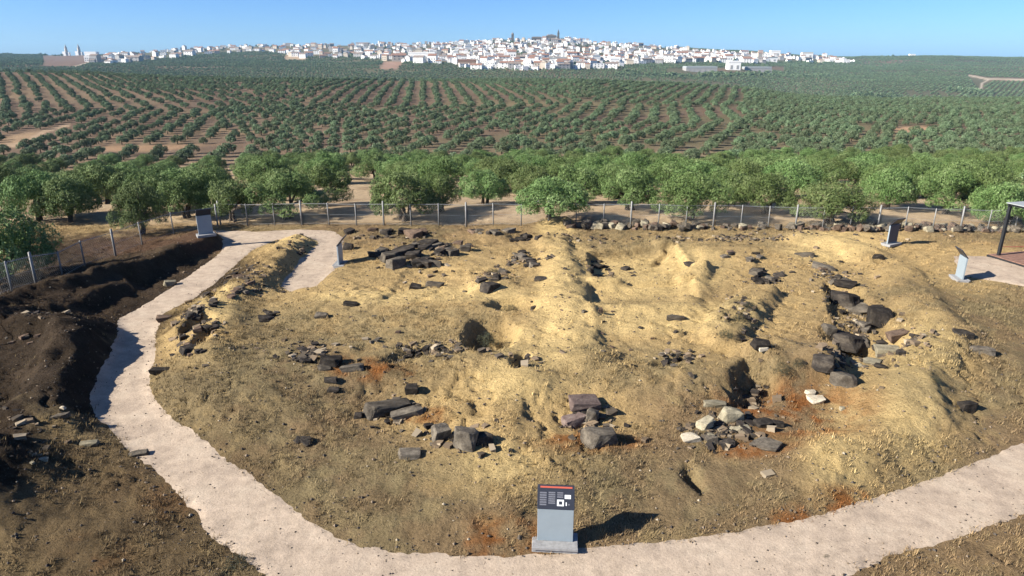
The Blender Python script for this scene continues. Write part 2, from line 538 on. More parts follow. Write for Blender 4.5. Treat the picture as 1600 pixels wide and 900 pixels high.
def leaf_mat(name, c0, c1, c2):
    m, nt, b = new_mat(name)
    at = nd(nt, 'ShaderNodeAttribute', attribute_name='tone')
    oi = nd(nt, 'ShaderNodeObjectInfo')
    c = ramp(nt, at.outputs['Fac'], [(0.0, c0), (0.55, c1), (1.0, c2)])
    hsv = nd(nt, 'ShaderNodeHueSaturation')
    mr = nd(nt, 'ShaderNodeMapRange'); mr.inputs['To Min'].default_value = 0.78; mr.inputs['To Max'].default_value = 1.22
    mr2 = nd(nt, 'ShaderNodeMapRange'); mr2.inputs['To Min'].default_value = 0.485; mr2.inputs['To Max'].default_value = 0.52
    nt.links.new(oi.outputs['Random'], mr.inputs['Value']); nt.links.new(mr.outputs[0], hsv.inputs['Value'])
    nt.links.new(oi.outputs['Random'], mr2.inputs['Value']); nt.links.new(mr2.outputs[0], hsv.inputs['Hue'])
    nt.links.new(c, hsv.inputs['Color'])
    nt.links.new(hsv.outputs[0], b.inputs['Base Color'])
    b.inputs['Roughness'].default_value = 0.75; b.inputs['Specular IOR Level'].default_value = 0.25
    return m

def tint_mat(name, attr):
    m, nt, b = new_mat(name)
    at = nd(nt, 'ShaderNodeAttribute', attribute_name=attr)
    nt.links.new(at.outputs['Color'], b.inputs['Base Color'])
    b.inputs['Roughness'].default_value = 0.95; b.inputs['Specular IOR Level'].default_value = 0.1
    return m

def plain(name, col, rough=0.6, metal=0.0, vary=0.12, scale=6.0, spec=0.4):
    m, nt, b = new_mat(name)
    n1 = noise_tex(nt, scale, 4, 0.6)
    c = mixc(nt, 'MULTIPLY', 1.0, col, ramp(nt, n1.outputs['Fac'], [(0.3, 1 - vary), (0.7, 1 + vary)]))
    nt.links.new(c, b.inputs['Base Color'])
    b.inputs['Roughness'].default_value = rough; b.inputs['Metallic'].default_value = metal
    b.inputs['Specular IOR Level'].default_value = spec
    return m

M = {}
M['soil'] = ground_mat()
M['path'] = path_mat()
M['d'] = rock_mat('dark_slate', (0.015, 0.014, 0.013), (0.035, 0.030, 0.026), (0.073, 0.062, 0.049))
M['g'] = rock_mat('grey_stone', (0.046, 0.039, 0.031), (0.100, 0.086, 0.068), (0.169, 0.146, 0.112))
M['b'] = rock_mat('brown_stone', (0.062, 0.042, 0.031), (0.115, 0.081, 0.060), (0.177, 0.127, 0.089))
M['p'] = rock_mat('purple_brown_stone', (0.092, 0.066, 0.059), (0.146, 0.109, 0.096), (0.193, 0.154, 0.131))
M['l'] = rock_mat('pale_stone', (0.154, 0.135, 0.092), (0.246, 0.219, 0.154), (0.347, 0.308, 0.216))
M['w'] = rock_mat('cream_stone', (0.323, 0.277, 0.193), (0.431, 0.377, 0.285), (0.508, 0.454, 0.354))
M['leaf'] = leaf_mat('olive_leaf', (0.038, 0.070, 0.016), (0.108, 0.162, 0.048), (0.210, 0.262, 0.112))
M['leaf_far'] = leaf_mat('olive_leaf_distant', (0.040, 0.066, 0.030), (0.102, 0.146, 0.070), (0.190, 0.235, 0.140))
M['bark'] = plain('olive_bark', (0.069, 0.054, 0.040), 0.95, vary=0.4, scale=9)
M['grass'] = tint_mat('dry_grass', 'tint')
M['galv'] = plain('galvanised_post', (0.21, 0.21, 0.20), 0.6, 0.2)
M['wire'] = plain('galvanised_wire', (0.277, 0.285, 0.277), 0.5, 0.3)
M['sign_metal'] = plain('grey_painted_steel', (0.231, 0.277, 0.308), 0.45, 0.0, 0.05, 3)
M['sign_dark'] = plain('charcoal_print', (0.022, 0.025, 0.035), 0.4, 0.0, 0.08, 8)
M['shade_blue'] = plain('painted_back_shade', (0.05, 0.056, 0.085), 0.5)  # shade of a sign's back, put into the colour
M['sign_red'] = plain('red_print', (0.385, 0.077, 0.046), 0.5, 0.0, 0.05)
M['sign_text'] = plain('grey_print', (0.115, 0.119, 0.139), 0.5, 0.0, 0.3, 60)
M['sign_white'] = plain('white_print', (0.578, 0.601, 0.616), 0.5, 0.0, 0.05)
M['concrete'] = plain('concrete', (0.231, 0.231, 0.231), 0.9, 0.0, 0.2, 12)
M['steel_black'] = plain('black_steel', (0.02, 0.022, 0.025), 0.45, 0.2)
M['deck'] = plain('reddish_deck', (0.193, 0.108, 0.077), 0.85, 0.0, 0.25, 5)
M['roofsheet'] = plain('pale_roof_sheet', (0.27, 0.29, 0.29), 0.6, 0.0, 0.08)
M['rope'] = plain('red_rope', (0.35, 0.07, 0.06), 0.8)
M['lime'] = plain('whitewash', (0.74, 0.73, 0.70), 0.9, 0.0, 0.06, 0.2)
M['cream'] = plain('cream_render', (0.462, 0.400, 0.323), 0.9, 0.0, 0.08, 0.2)
M['greywall'] = plain('grey_render', (0.277, 0.269, 0.262), 0.9, 0.0, 0.1, 0.2)
M['brickwall'] = plain('ochre_brick', (0.231, 0.146, 0.100), 0.9, 0.0, 0.15, 0.3)
M['tile'] = plain('terracotta_tiles', (0.216, 0.115, 0.077), 0.9, 0.0, 0.2, 0.4)
M['tile2'] = plain('weathered_tiles', (0.185, 0.146, 0.123), 0.9, 0.0, 0.2, 0.4)
M['stonewall'] = plain('old_dark_stone', (0.100, 0.085, 0.073), 0.95, 0.0, 0.2, 0.3)
M['glassdark'] = plain('dark_opening', (0.05, 0.055, 0.065), 0.4, 0.0, 0.1)

# ------------------------------------------------------------------ ground sheet
NC = 561
ys = list(np.arange(4.0, 46.0, 0.085))
dy = 0.085
while ys[-1] < 6800:
    dy = min(dy * 1.05, ys[-1] * 0.02)
    ys.append(ys[-1] + dy)
ys = np.array(ys); NR = len(ys)
u = np.linspace(-1, 1, NC)
GX = u[None, :] * (5.0 + 0.92 * ys[:, None])
GY = np.repeat(ys[:, None], NC, 1)
GZ = ground_h(GX.ravel(), GY.ravel()).reshape(GX.shape)

def soil_colour(X, Y, Z):
    tan = np.array([0.515, 0.366, 0.168]); bright = np.array([0.64, 0.472, 0.215]); olive = np.array([0.215, 0.172, 0.092]); brown = np.array([0.265, 0.184, 0.100])
    dark = np.array([0.042, 0.030, 0.022]); rust = np.array([0.25, 0.088, 0.022]); orch = np.array([0.50, 0.375, 0.235])
    pxf, pyf = to_px(X, Y, tum_h(X, Y))
    n1 = fbm(X / 3.0, Y / 3.0, 101, 4); n2 = fbm(X / 0.7, Y / 0.7, 103, 4, 0.65); n3 = fbm(X / 0.25, Y / 0.25, 107, 2)
    def ell(px, py, rx, ry, soft=0.35):
        r = np.hypot((pxf - px) / rx, (pyf - py) / ry)
        return smooth(1 + soft, 1 - soft, r + 0.28 * n1 + 0.22 * n2)
    def mix(c, col, w):
        return c * (1 - w[:, None]) + col * w[:, None]
    c = np.repeat(brown[None], len(X), 0)
    c = mix(c, olive, smooth(-0.15, 0.25, n1 + 0.5 * n2) * 0.7)
    c = mix(c, tan * 0.8, smooth(0.1, 0.45, n2 + 0.3 * n3) * 0.35)
    # the dig: bare yellow earth
    w = np.zeros(len(X))
    for e in ((800, 470, 400, 90), (880, 520, 330, 95), (1100, 450, 240, 90), (560, 470, 190, 50), (1360, 410, 150, 50), (1400, 600, 110, 130),
              (1320, 720, 70, 60), (800, 640, 190, 70), (770, 740, 120, 45), (420, 420, 90, 60), (310, 520, 70, 70), (1500, 420, 110, 40)):
        w = np.maximum(w, ell(*e) * 0.9)
    c = mix(c, tan, w)
    w = np.zeros(len(X))
    for e in ((890, 480, 55, 95), (1000, 500, 110, 25), (1000, 425, 130, 35), (830, 560, 60, 40), (1300, 390, 70, 22), (1420, 640, 45, 70), (1440, 560, 50, 50),
              (1310, 730, 40, 40), (700, 465, 130, 18), (800, 610, 70, 30), (340, 480, 40, 40), (470, 385, 40, 14), (1060, 410, 40, 25), (780, 730, 60, 30), (870, 360, 30, 14),
              (1130, 500, 60, 25), (600, 470, 120, 15)):
        w = np.maximum(w, ell(*e) * 0.85)
    c = mix(c, bright, w)
    # dry grey green weed cover
    w = np.zeros(len(X))
    for e in ((430, 590, 130, 45), (600, 540, 150, 35), (640, 505, 140, 14), (1120, 380, 120, 16), (1000, 595, 190, 22), (1230, 570, 55, 30), (720, 560, 90, 22),
              (560, 760, 220, 80), (1150, 500, 35, 35), (760, 525, 35, 35), (1000, 380, 130, 10), (1500, 480, 120, 40), (1500, 600, 140, 60), (960, 560, 110, 22),
              (480, 500, 110, 25), (1000, 470, 80, 12), (1440, 730, 120, 40), (1050, 770, 240, 50)):
        w = np.maximum(w, ell(*e, 0.6) * (0.25 + 0.45 * smooth(-0.3, 0.3, n2)))
    c = mix(c, olive * 1.15, w)
    w = np.zeros(len(X))
    for e in ((1240, 640, 110, 46), (905, 690, 60, 20), (790, 845, 70, 30), (1290, 815, 110, 24), (1180, 700, 60, 14), (560, 585, 50, 16), (600, 590, 60, 14), (960, 690, 40, 12), (270, 780, 50, 30), (150, 870, 60, 30), (1330, 785, 60, 16), (660, 650, 40, 12)):
        w = np.maximum(w, ell(*e, 0.6) * 0.85)
    c = mix(c, rust, w * smooth(-0.35, 0.3, n2 + 0.3 * n3))
    c = mix(c, tan, ell(90, 400, 260, 60) * 0.5)
    # dark dug soil at the left
    wd = np.zeros(len(X))
    for e in ((190, 420, 200, 55), (60, 480, 230, 70), (60, 590, 160, 90), (-40, 720, 120, 110)):
        wd = np.maximum(wd, ell(*e, 0.22))
    c = mix(c, dark * (1.0 + 0.5 * n2[:, None]), wd * 0.93)
    c = mix(c, brown * 0.5, ell(170, 800, 270, 150) * (1 - wd) * 0.8)
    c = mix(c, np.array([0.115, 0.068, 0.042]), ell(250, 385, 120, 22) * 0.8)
    # orchard floor
    wo = smooth(40.5, 43.0, Y + 0.6 * n1)
    oc = np.repeat(orch[None], len(X), 0)
    oc = mix(oc, np.array([0.25, 0.165, 0.095]), smooth(0.0, 0.5, n1) * 0.6)
    far1 = smooth(95, 190, Y)
    lw = smooth(0.2, -0.35, X / np.maximum(Y, 1))
    nF = fbm(X / 40, Y / 40, 131, 4); nG = fbm(X / 220, Y / 160, 137, 4)
    fc = np.array([0.185, 0.130, 0.090])[None] * (1 + 0.35 * nF[:, None])
    fc = mix(fc, np.array([0.28, 0.185, 0.115]), smooth(0.15, 0.5, nF) * 0.55)
    fc = mix(fc, np.array([0.13, 0.13, 0.065]), smooth(-0.3, 0.4, nF + nG) * 0.55 * (1 - 0.6 * lw))
    oc = mix(oc, fc, far1)
    hill = np.array([0.13, 0.12, 0.070])[None] * (1 + 0.25 * nG[:, None])
    hill = mix(hill, np.array([0.21, 0.135, 0.095]), smooth(0.1, 0.5, nG) * 0.7)
    oc = mix(oc, hill, smooth(620, 900, Y))
    wl = smooth(40.5, 42, np.where(X < -14, 43.5, 0)) * smooth(-14.5, -15.5, X)          # land beyond the side fence
    c = mix(c, oc, wo)
    # fields and tracks on the far slopes (pixel of the land itself)
    qx, qy = to_px(X, Y, Z)
    farm = (Y > 120)
    def quad(pts, soft):
        P = [(a, b * 4.0) for a, b in pts]
        return smooth(-soft, soft, poly_sd(qx, qy * 4.0, P)) * farm
    def streak(pts, w):
        P = [(a, b * 2.0) for a, b in pts]
        return smooth(w, w * 0.4, line_d(qx, qy * 2.0, P)) * farm
    c = mix(c, np.array([0.20, 0.135, 0.10]), quad([(66, 87), (140, 86), (142, 98), (120, 105), (70, 104)], 5))
    c = mix(c, np.array([0.36, 0.25, 0.15]), quad([(0, 222), (20, 212), (60, 205), (40, 225), (0, 236)], 8))
    c = mix(c, np.array([0.40, 0.29, 0.19]), streak([(-20, 237), (40, 222), (70, 205), (105, 196)], 7))
    c = mix(c, np.array([0.34, 0.22, 0.13]), quad([(155, 228), (300, 226), (400, 224), (395, 238), (280, 240), (160, 236)], 6) * smooth(-0.4, 0.2, nF))
    c = mix(c, np.array([0.42, 0.27, 0.16]), quad([(1395, 199), (1440, 197), (1470, 202), (1420, 208), (1400, 206)], 6))
    c = mix(c, np.array([0.40, 0.30, 0.20]), quad([(445, 86), (480, 88), (478, 94), (445, 93)], 5))
    c = mix(c, np.array([0.33, 0.21, 0.15]), quad([(600, 96), (632, 96), (620, 108), (592, 108)], 5))
    c = mix(c, np.array([0.50, 0.40, 0.30]), streak([(1516, 118), (1540, 123), (1570, 124), (1700, 126)], 3.5))
    c = mix(c, np.array([0.46, 0.38, 0.29]), streak([(1545, 124), (1533, 131), (1531, 141)], 2.5))
    c = mix(c, np.array([0.45, 0.36, 0.26]), streak([(1285, 152), (1308, 146)], 2.5))
    c = mix(c, np.array([0.38, 0.30, 0.22]), streak([(1297, 128), (1325, 132)], 3))
    c = mix(c, np.array([0.45, 0.38, 0.28]), streak([(110, 106), (135, 99), (142, 96)], 3))
    c = mix(c, np.array([0.24, 0.18, 0.13]), quad([(1200, 122), (1290, 120), (1330, 134), (1290, 150), (1200, 146)], 8) * 0.8)
    c = c * (1 + 0.16 * n2[:, None] * (Y < 60)[:, None])
    return np.clip(c * 0.77, 0.008, 0.9)

soilc = soil_colour(GX.ravel(), GY.ravel(), GZ.ravel())
idx = np.arange(NR * NC).reshape(NR, NC)
quads = np.stack([idx[:-1, :-1], idx[:-1, 1:], idx[1:, 1:], idx[1:, :-1]], -1).reshape(-1, 4)
gm = np_mesh('ground', np.stack([GX, GY, GZ], -1).reshape(-1, 3), quads, [M['soil']], True)
ca = gm.color_attributes.new('soil', 'FLOAT_COLOR', 'POINT')
ca.data.foreach_set('color', np.concatenate([soilc, np.ones((len(soilc), 1))], 1).astype(np.float32).ravel())
ground = link('ground', gm)
tag(ground, 'dry yellow and brown earth of the dig running on into olive groves', 'ground', kind='structure')

def make_path(name, which, label):
    rows = ys < 46
    X, Y, Z = GX[rows], GY[rows], GZ[rows]
    s = path_sd(X.ravel(), Y.ravel())[which].reshape(X.shape)
    lift = np.clip(s * 0.14, -0.05, 0.022) + 0.003
    use = s > -0.4
    fm = use[:-1, :-1] & use[:-1, 1:] & use[1:, 1:] & use[1:, :-1]
    ii = np.arange(X.size).reshape(X.shape)
    q = np.stack([ii[:-1, :-1], ii[:-1, 1:], ii[1:, 1:], ii[1:, :-1]], -1)[fm]
    used, inv = np.unique(q.ravel(), return_inverse=True)
    v = np.stack([X, Y, Z + lift], -1).reshape(-1, 3)[used]
    me = np_mesh(name, v, inv.reshape(-1, 4), [M['path']], True)
    return tag(link(name, me), label, 'path', kind='structure')
make_path('gravel_path', 0, 'pale gravel path curving round the dig')
make_path('gravel_pad', 1, 'pale gravel pad in front of the steel shelter')

# ------------------------------------------------------------------ olive trees
def crown_geo(seed, nleaf, lw, ll, rx=2.1, zc=1.75, rz=1.15, nlobe=22):
    r = np.random.default_rng(seed)
    cen = []; rad = []
    for k in range(nlobe):
        a = 2 * math.pi * (k / nlobe * 2.618) + r.uniform(-0.3, 0.3)
        t = r.uniform(0, 1)
        if k < nlobe * 0.62:                                  # outer ring, some drooping
            rr = r.uniform(0.66, 0.95) * rx; zz = zc + r.uniform(-0.95, 0.45); R = r.uniform(0.5, 0.8)
        else:
            rr = r.uniform(0.0, 0.6) * rx; zz = zc + r.uniform(0.35, 0.85) * rz; R = r.uniform(0.6, 0.9)
        cen.append((rr * math.cos(a), rr * math.sin(a) * r.uniform(0.85, 1.1), zz)); rad.append(R)
    cen = np.array(cen); rad = np.array(rad)
    n = int(nleaf * 2.2)
    li = r.choice(len(rad), n, p=rad ** 2 / (rad ** 2).sum())
    d = r.normal(size=(n, 3)); d /= np.linalg.norm(d, axis=1)[:, None]
    rr = rad[li] * (0.70 + 0.38 * r.random(n) ** 0.8) * (1 + 0.18 * np.sin(d[:, 0] * 5 + li) * np.cos(d[:, 2] * 6 + li * 2))
    p = cen[li] + d * rr[:, None] * np.array([1, 1, 0.9])
    dist = np.linalg.norm((p[:, None, :] - cen[None]) / rad[None, :, None], axis=2)
    dist[np.arange(n), li] = 9
    keep = (dist.min(1) > 0.62) & (p[:, 2] > 0.72)
    p, d, li = p[keep][:nleaf], d[keep][:nleaf], li[keep][:nleaf]
    n = len(p)
    # sprig quads: long axis roughly outward and up, normal near the outward direction with scatter
    nrm = d * 0.8 + r.normal(size=(n, 3)) * 0.55 + np.array([0, 0, 0.25]); nrm /= np.linalg.norm(nrm, axis=1)[:, None]
    ax = r.normal(size=(n, 3)) * 0.6 + np.array([0, 0, 0.7]) + d * 0.4
    ax -= nrm * (ax * nrm).sum(1)[:, None]; ax /= np.linalg.norm(ax, axis=1)[:, None] + 1e-9
    bx = np.cross(nrm, ax)
    L = ll * r.uniform(0.6, 1.3, n)[:, None]; Wd = lw * r.uniform(0.6, 1.3, n)[:, None]
    v = np.stack([p - ax * L * 0.5, p + bx * Wd * 0.5, p + ax * L * 0.5, p - bx * Wd * 0.5], 1).reshape(-1, 3)
    f = np.arange(4 * n).reshape(n, 4)
    lob = r.uniform(-0.22, 0.22, len(rad))
    tone = np.clip(r.normal(0.5, 0.2, n) + lob[li], 0, 1)
    return v, f, np.repeat(tone, 4), cen

def crown_mesh(name, seed, nleaf, lw, ll, mat, **kw):
    v, f, tone, cen = crown_geo(seed, nleaf, lw, ll, **kw)
    me = np_mesh(name, v, f, [mat], False)
    a = me.attributes.new('tone', 'FLOAT', 'POINT'); a.data.foreach_set('value', tone.astype(np.float32))
    return me, cen

def trunk_mb(seed, cen, mb=None):
    r = random.Random(seed); mb = mb or MB()
    nst = r.choice([1, 2, 2, 3])
    for s in range(nst):
        a0 = 2 * math.pi * s / nst + r.random()
        bx, by = (0.18 * math.cos(a0), 0.18 * math.sin(a0)) if nst > 1 else (0, 0)
        pts = [(bx * 1.6, by * 1.6, -0.25), (bx * 1.3, by * 1.3, 0.12)]
        rad = [0.34 if nst == 1 else 0.26, 0.25 if nst == 1 else 0.18]
        x, y = bx, by
        for z in (0.4, 0.7, 1.0):
            x += r.uniform(-0.1, 0.1) + 0.25 * bx; y += r.uniform(-0.1, 0.1) + 0.25 * by
            pts.append((x, y, z)); rad.append((0.22 if nst == 1 else 0.15) - 0.05 * (z - 0.5))
        mb.tube(pts, rad, 7)
        tgt = sorted(range(len(cen)), key=lambda k: -(cen[k][0] * math.cos(a0) + cen[k][1] * math.sin(a0)) + r.random() * 2)[:max(3, 7 // nst)]
        for k in tgt:
            c = cen[k]
            m = (x * 0.5 + c[0] * 0.5 + r.uniform(-0.15, 0.15), y * 0.5 + c[1] * 0.5 + r.uniform(-0.15, 0.15), 1.0 + 0.55 * (max(c[2], 1.2) - 1.0))
            mb.tube([(x, y, 0.93), m, (c[0], c[1], c[2])], [0.10, 0.065, 0.025], 5)
    return mb

NEAR = []
for k in range(7):
    cm, cen = crown_mesh('crown', 200 + k, 17000, 0.045, 0.19, M['leaf'], rx=2.05 + 0.15 * (k % 3), zc=1.6 + 0.1 * (k % 4), rz=0.95 + 0.15 * (k % 2), nlobe=24 + k % 5)
    tm = trunk_mb(300 + k, cen).mesh('trunk', M['bark'], True)
    NEAR.append((cm, tm))

def olive(X, Y, s, rz, var, label, group, sx=1.0):
    t = empty('olive_tree', (X, Y, gz(X, Y) - 0.03), rz)
    t.scale = (s * sx, s * sx, s)
    tag(t, label, 'tree', group)
    link('trunk', NEAR[var][1], t); link('crown', NEAR[var][0], t)
    return t

FRONT = [  # px, py of the foot, crown width in px, label
    (8, 440, 185, 'large dark olive tree cut by the left edge of the picture beside the fence corner'),
    (205, 374, 92, 'rounded olive tree behind the left fence above the dark earth bank'),
    (292, 340, 86, 'olive tree behind the tilted grey sign by the bend of the fence'),
    (365, 345, 82, 'slender olive tree directly right of the tilted grey sign behind the fence'),
    (440, 349, 118, 'broad olive tree with thin dark trunk behind the fence above the path bend'),
    (628, 352, 122, 'lone olive tree with thick trunk hugging the fence behind the dark stone heap'),
    (862, 350, 128, 'wide olive tree behind the fence just behind the small yellow earth hump'),
    (984, 328, 98, 'olive tree on two dark trunks set back between two fence side olives'),
    (1086, 352, 132, 'wide olive tree at the fence with dark leaning trunk behind the stone row'),
    (1196, 333, 100, 'olive tree with strongly leaning trunk set back right of the centre'),
    (1312, 357, 128, 'olive tree drooping over the fence left of the blue grey sign'),
    (1478, 334, 96, 'olive tree behind the tall fence post right of the blue grey sign'),
    (1592, 362, 112, 'olive tree behind the black steel shelter at the right edge'),
    (758, 318, 80, 'small olive tree in the gap behind the lone fence side olive'),
    (110, 345, 110, 'olive tree behind the bare track beyond the left fence'),
    (40, 352, 110, 'olive tree left of the bare track, behind the large dark one'),
    (245, 330, 95, 'olive tree filling the gap between the rounded olive and the tilted grey sign'),
    (330, 329, 90, 'olive tree standing straight behind the fence bend above the tilted grey sign'),
    (505, 322, 95, 'olive tree at the left rim of the open lane into the grove'),
    (905, 318, 92, 'olive tree half hidden behind the wide olive near the yellow hump'),
    (1140, 322, 95, 'olive tree half hidden right of the wide olive with dark leaning trunk'),
    (1385, 326, 100, 'olive tree rising behind the blue grey sign'),
    (1545, 330, 100, 'olive tree between the tall fence post and the black steel shelter'),
    (690, 330, 70, 'small olive tree close behind the right shoulder of the lone fence side olive'),
]
placed = []
for i, (px, py, wpx, lab) in enumerate(FRONT):
    p = G(px, py)
    z = depth_at(p.x, p.y, p.z)
    s = wpx * z / FPX / 5.2
    s = min(max(s, 0.75), 1.25)
    s = 1.12 if i == 0 else 0.98 if px == 628 else 0.80 + 0.16 * ((i * 37) % 10) / 10
    if py > 345 and i: p.y += 1.3
    olive(p.x, p.y, s, i * 1.7, (i * 3) % 7, lab, 'olive trees along the fence', sx=wpx * z / FPX / 5.15 / s)
    placed.append((p.x, p.y))
placed = np.array(placed)

# lattice of the grove
A = np.array([6.9, 0.3]); B = np.array([4.6, 6.3])
org = np.array(flat(628, 352))
def lattice(y0, y1, a, b, o, jit, skew=0.0, cmax=0.86):
    I, J = np.meshgrid(np.arange(-700, 700), np.arange(-60, 700))
    P = o + I.ravel()[:, None] * a + J.ravel()[:, None] * b
    Jr = J.ravel()
    k = (P[:, 1] > y0) & (P[:, 1] < y1) & (np.abs(P[:, 0]) < cmax * P[:, 1] + 8)
    P = P[k]; Jr = Jr[k]
    P = P + rng.normal(size=P.shape) * jit
    return P, Jr

P1a, J1 = lattice(49.5, 105, A, B, org, 0.5)
def rows_patch(az, along, across, c0, c1, y0, y1):
    d = np.array([math.sin(math.radians(az)), math.cos(math.radians(az))]); e = np.array([d[1], -d[0]])
    P, J = lattice(y0, y1, e * across + d * along * 0.5, d * along, org, 0.55)
    c = P[:, 0] / P[:, 1] + 0.03 * fbm(P[:, 0] / 60, P[:, 1] / 60, 83, 2)
    return P[(c >= c0) & (c < c1)]
def bend(P):
    Q = P.copy()
    Q[:, 0] += 5 * fbm(P[:, 0] / 260, P[:, 1] / 260, 81, 2) * smooth(90, 200, P[:, 1])
    Q[:, 1] += 5 * fbm(P[:, 0] / 260, P[:, 1] / 260, 82, 2) * smooth(90, 200, P[:, 1])
    return Q
P1 = np.concatenate([P1a[P1a[:, 1] < 104], bend(np.concatenate([
    rows_patch(-17, 7.0, 7.3, -9, -0.40, 104, 300), rows_patch(-36, 7.0, 7.3, -9, -0.28, 300, 640),
    rows_patch(10, 7.0, 7.4, -0.40, 0.0, 104, 330), rows_patch(-8, 7.0, 7.4, -0.28, 0.10, 330, 640),
    rows_patch(24, 7.0, 7.2, 0.0, 0.34, 104, 250), rows_patch(12, 6.8, 7.6, 0.0, 0.34, 250, 330), rows_patch(17, 7.0, 7.2, 0.10, 0.34, 330, 640),
    rows_patch(66, 6.8, 7.2, 0.34, 9, 104, 640)]))])
Z1 = ground_h(P1[:, 0], P1[:, 1])
qx, qy = to_px(P1[:, 0], P1[:, 1], Z1)
nF = fbm(P1[:, 0] / 40, P1[:, 1] / 40, 131, 4)
keep = np.ones(len(P1), bool)
for fx, fy in placed: keep &= np.hypot(P1[:, 0] - fx, P1[:, 1] - fy) > 4.4
keep &= ~((P1[:, 1] < 50) & (P1[:, 0] < -12) & (P1[:, 0] > -26))
for poly in ([(0, 220), (60, 203), (110, 192), (112, 200), (50, 226), (-10, 242)], [(158, 229), (300, 227), (400, 225), (395, 238), (280, 240), (160, 237)],
             [(1395, 199), (1440, 197), (1475, 202), (1420, 209), (1400, 207)]):
    keep &= poly_sd(qx, qy, poly) < 0
# open lane seen between the trees left of the lone olive, running into the grove
keep &= ~((qx > 525) & (qx < 580) & (qy > 270) & (qy < 345))
keep &= ~((qx > 700) & (qx < 745) & (qy > 285) & (qy < 345))
keep &= rng.random(len(P1)) > 0.03 + 0.06 * (P1[:, 1] > 104)
P1, Z1, qx, qy = P1[keep], Z1[keep], qx[keep], qy[keep]
inview = (qx > -25) & (qx < 1625)
order = np.argsort(np.where(inview, P1[:, 1], 1e6))
NIND = 300 - len(FRONT)
ind = order[:NIND]; rest = order[NIND:]
jmin = 1
ORD = 'first second third fourth fifth sixth seventh eighth ninth tenth eleventh twelfth thirteenth fourteenth fifteenth sixteenth seventeenth eighteenth nineteenth twentieth'.split()
def row_of(y): return 'second' if y < 54 else 'third' if y < 62 else 'fourth' if y < 70 else None
counts = {}
ind = sorted(ind, key=lambda i: (row_of(P1[i, 1]) is None, qx[i]))
for n, i in enumerate(ind):
    x, y = P1[i]
    row = row_of(y)
    if row:
        k = counts[row] = counts.get(row, -1) + 1
        lab = 'olive tree, %s from the left in the %s row behind the fence' % (ORD[min(k, 19)], row); grp = 'olive trees in the %s row' % row
    else:
        side = 'left' if qx[i] < 560 else 'middle' if qx[i] < 1040 else 'right'
        band = 'front' if y < 115 else 'lower'
        lab = 'olive tree among the dense %s rows in the %s of the grove' % (band, side); grp = 'olive trees in the %s rows, %s of the grove' % (band, side)
    olive(x, y, rng.uniform(0.8, 1.02), rng.uniform(0, 6.28), int(rng.integers(0, 7)), lab, grp)

def proto_coll(name, n, nleaf, lw, ll, mat, seed):
    c = bpy.data.collections.new(name)
    for k in range(n):
        v, f, tone, cen = crown_geo(seed + k, nleaf, lw, ll)
        nv = len(v)
        mb = MB().tube([(0, 0, -0.4), (0.05, 0, 0.5), (0, 0.05, 1.5)], [0.28, 0.18, 0.12], 5)
        V = np.concatenate([v, np.array(mb.v)]); F = [list(q) for q in f] + [[i + nv for i in q] for q in mb.f]
        me = np_mesh(name, V, F, [mat, M['bark']], False, [0] * len(f) + [1] * len(mb.f))
        a = me.attributes.new('tone', 'FLOAT', 'POINT')
        a.data.foreach_set('value', np.concatenate([tone, np.zeros(len(mb.v))]).astype(np.float32))
        c.objects.link(bpy.data.objects.new(name, me))
    return c

def grove(name, P, Z, coll, smin, smax, label):
    me = bpy.data.meshes.new(name)
    n = len(P)
    me.vertices.add(n)
    me.vertices.foreach_set('co', np.concatenate([P, Z[:, None]], 1).astype(np.float32).ravel())
    rot = np.zeros((n, 3), np.float32); rot[:, 2] = rng.uniform(0, 6.28, n)
    s = rng.uniform(smin, smax, n).astype(np.float32)
    scl = np.stack([s * rng.uniform(0.9, 1.1, n), s * rng.uniform(0.9, 1.1, n), s], 1).astype(np.float32)
    a = me.attributes.new('rot', 'FLOAT_VECTOR', 'POINT'); a.data.foreach_set('vector', rot.ravel())
    a = me.attributes.new('scl', 'FLOAT_VECTOR', 'POINT'); a.data.foreach_set('vector', scl.ravel())
    a = me.attributes.new('pick', 'INT', 'POINT'); a.data.foreach_set('value', rng.integers(0, 1000, n).astype(np.int32))
    me.update()
    o = link(name, me)
    ng = bpy.data.node_groups.new(name, 'GeometryNodeTree')
    ng.interface.new_socket('Geometry', in_out='INPUT', socket_type='NodeSocketGeometry')
    ng.interface.new_socket('Geometry', in_out='OUTPUT', socket_type='NodeSocketGeometry')
    gi = ng.nodes.new('NodeGroupInput'); go = ng.nodes.new('NodeGroupOutput')
    iop = ng.nodes.new('GeometryNodeInstanceOnPoints')
    ci = ng.nodes.new('GeometryNodeCollectionInfo')
    ci.inputs['Collection'].default_value = coll
    ci.inputs['Separate Children'].default_value = True; ci.inputs['Reset Children'].default_value = True
    iop.inputs['Pick Instance'].default_value = True
    def na(nm, t):
        q = ng.nodes.new('GeometryNodeInputNamedAttribute'); q.data_type = t; q.inputs['Name'].default_value = nm
        return q.outputs['Attribute']
    ng.links.new(gi.outputs[0], iop.inputs['Points']); ng.links.new(ci.outputs[0], iop.inputs['Instance'])
    ng.links.new(na('pick', 'INT'), iop.inputs['Instance Index'])
    ng.links.new(na('rot', 'FLOAT_VECTOR'), iop.inputs['Rotation']); ng.links.new(na('scl', 'FLOAT_VECTOR'), iop.inputs['Scale'])
    ng.links.new(iop.outputs[0], go.inputs[0])
    md = o.modifiers.new('grove', 'NODES'); md.node_group = ng
    return tag(o, label, 'grove', kind='stuff')

mid = proto_coll('olive_mid', 6, 2400, 0.15, 0.38, M['leaf_far'], 700)
far = proto_coll('olive_distant', 4, 130, 0.7, 1.1, M['leaf_far'], 800)
grove('olive_grove', P1[rest], Z1[rest] - 0.05, mid, 0.58, 0.88, 'rows of small round olive trees covering the slope beyond the front rows')

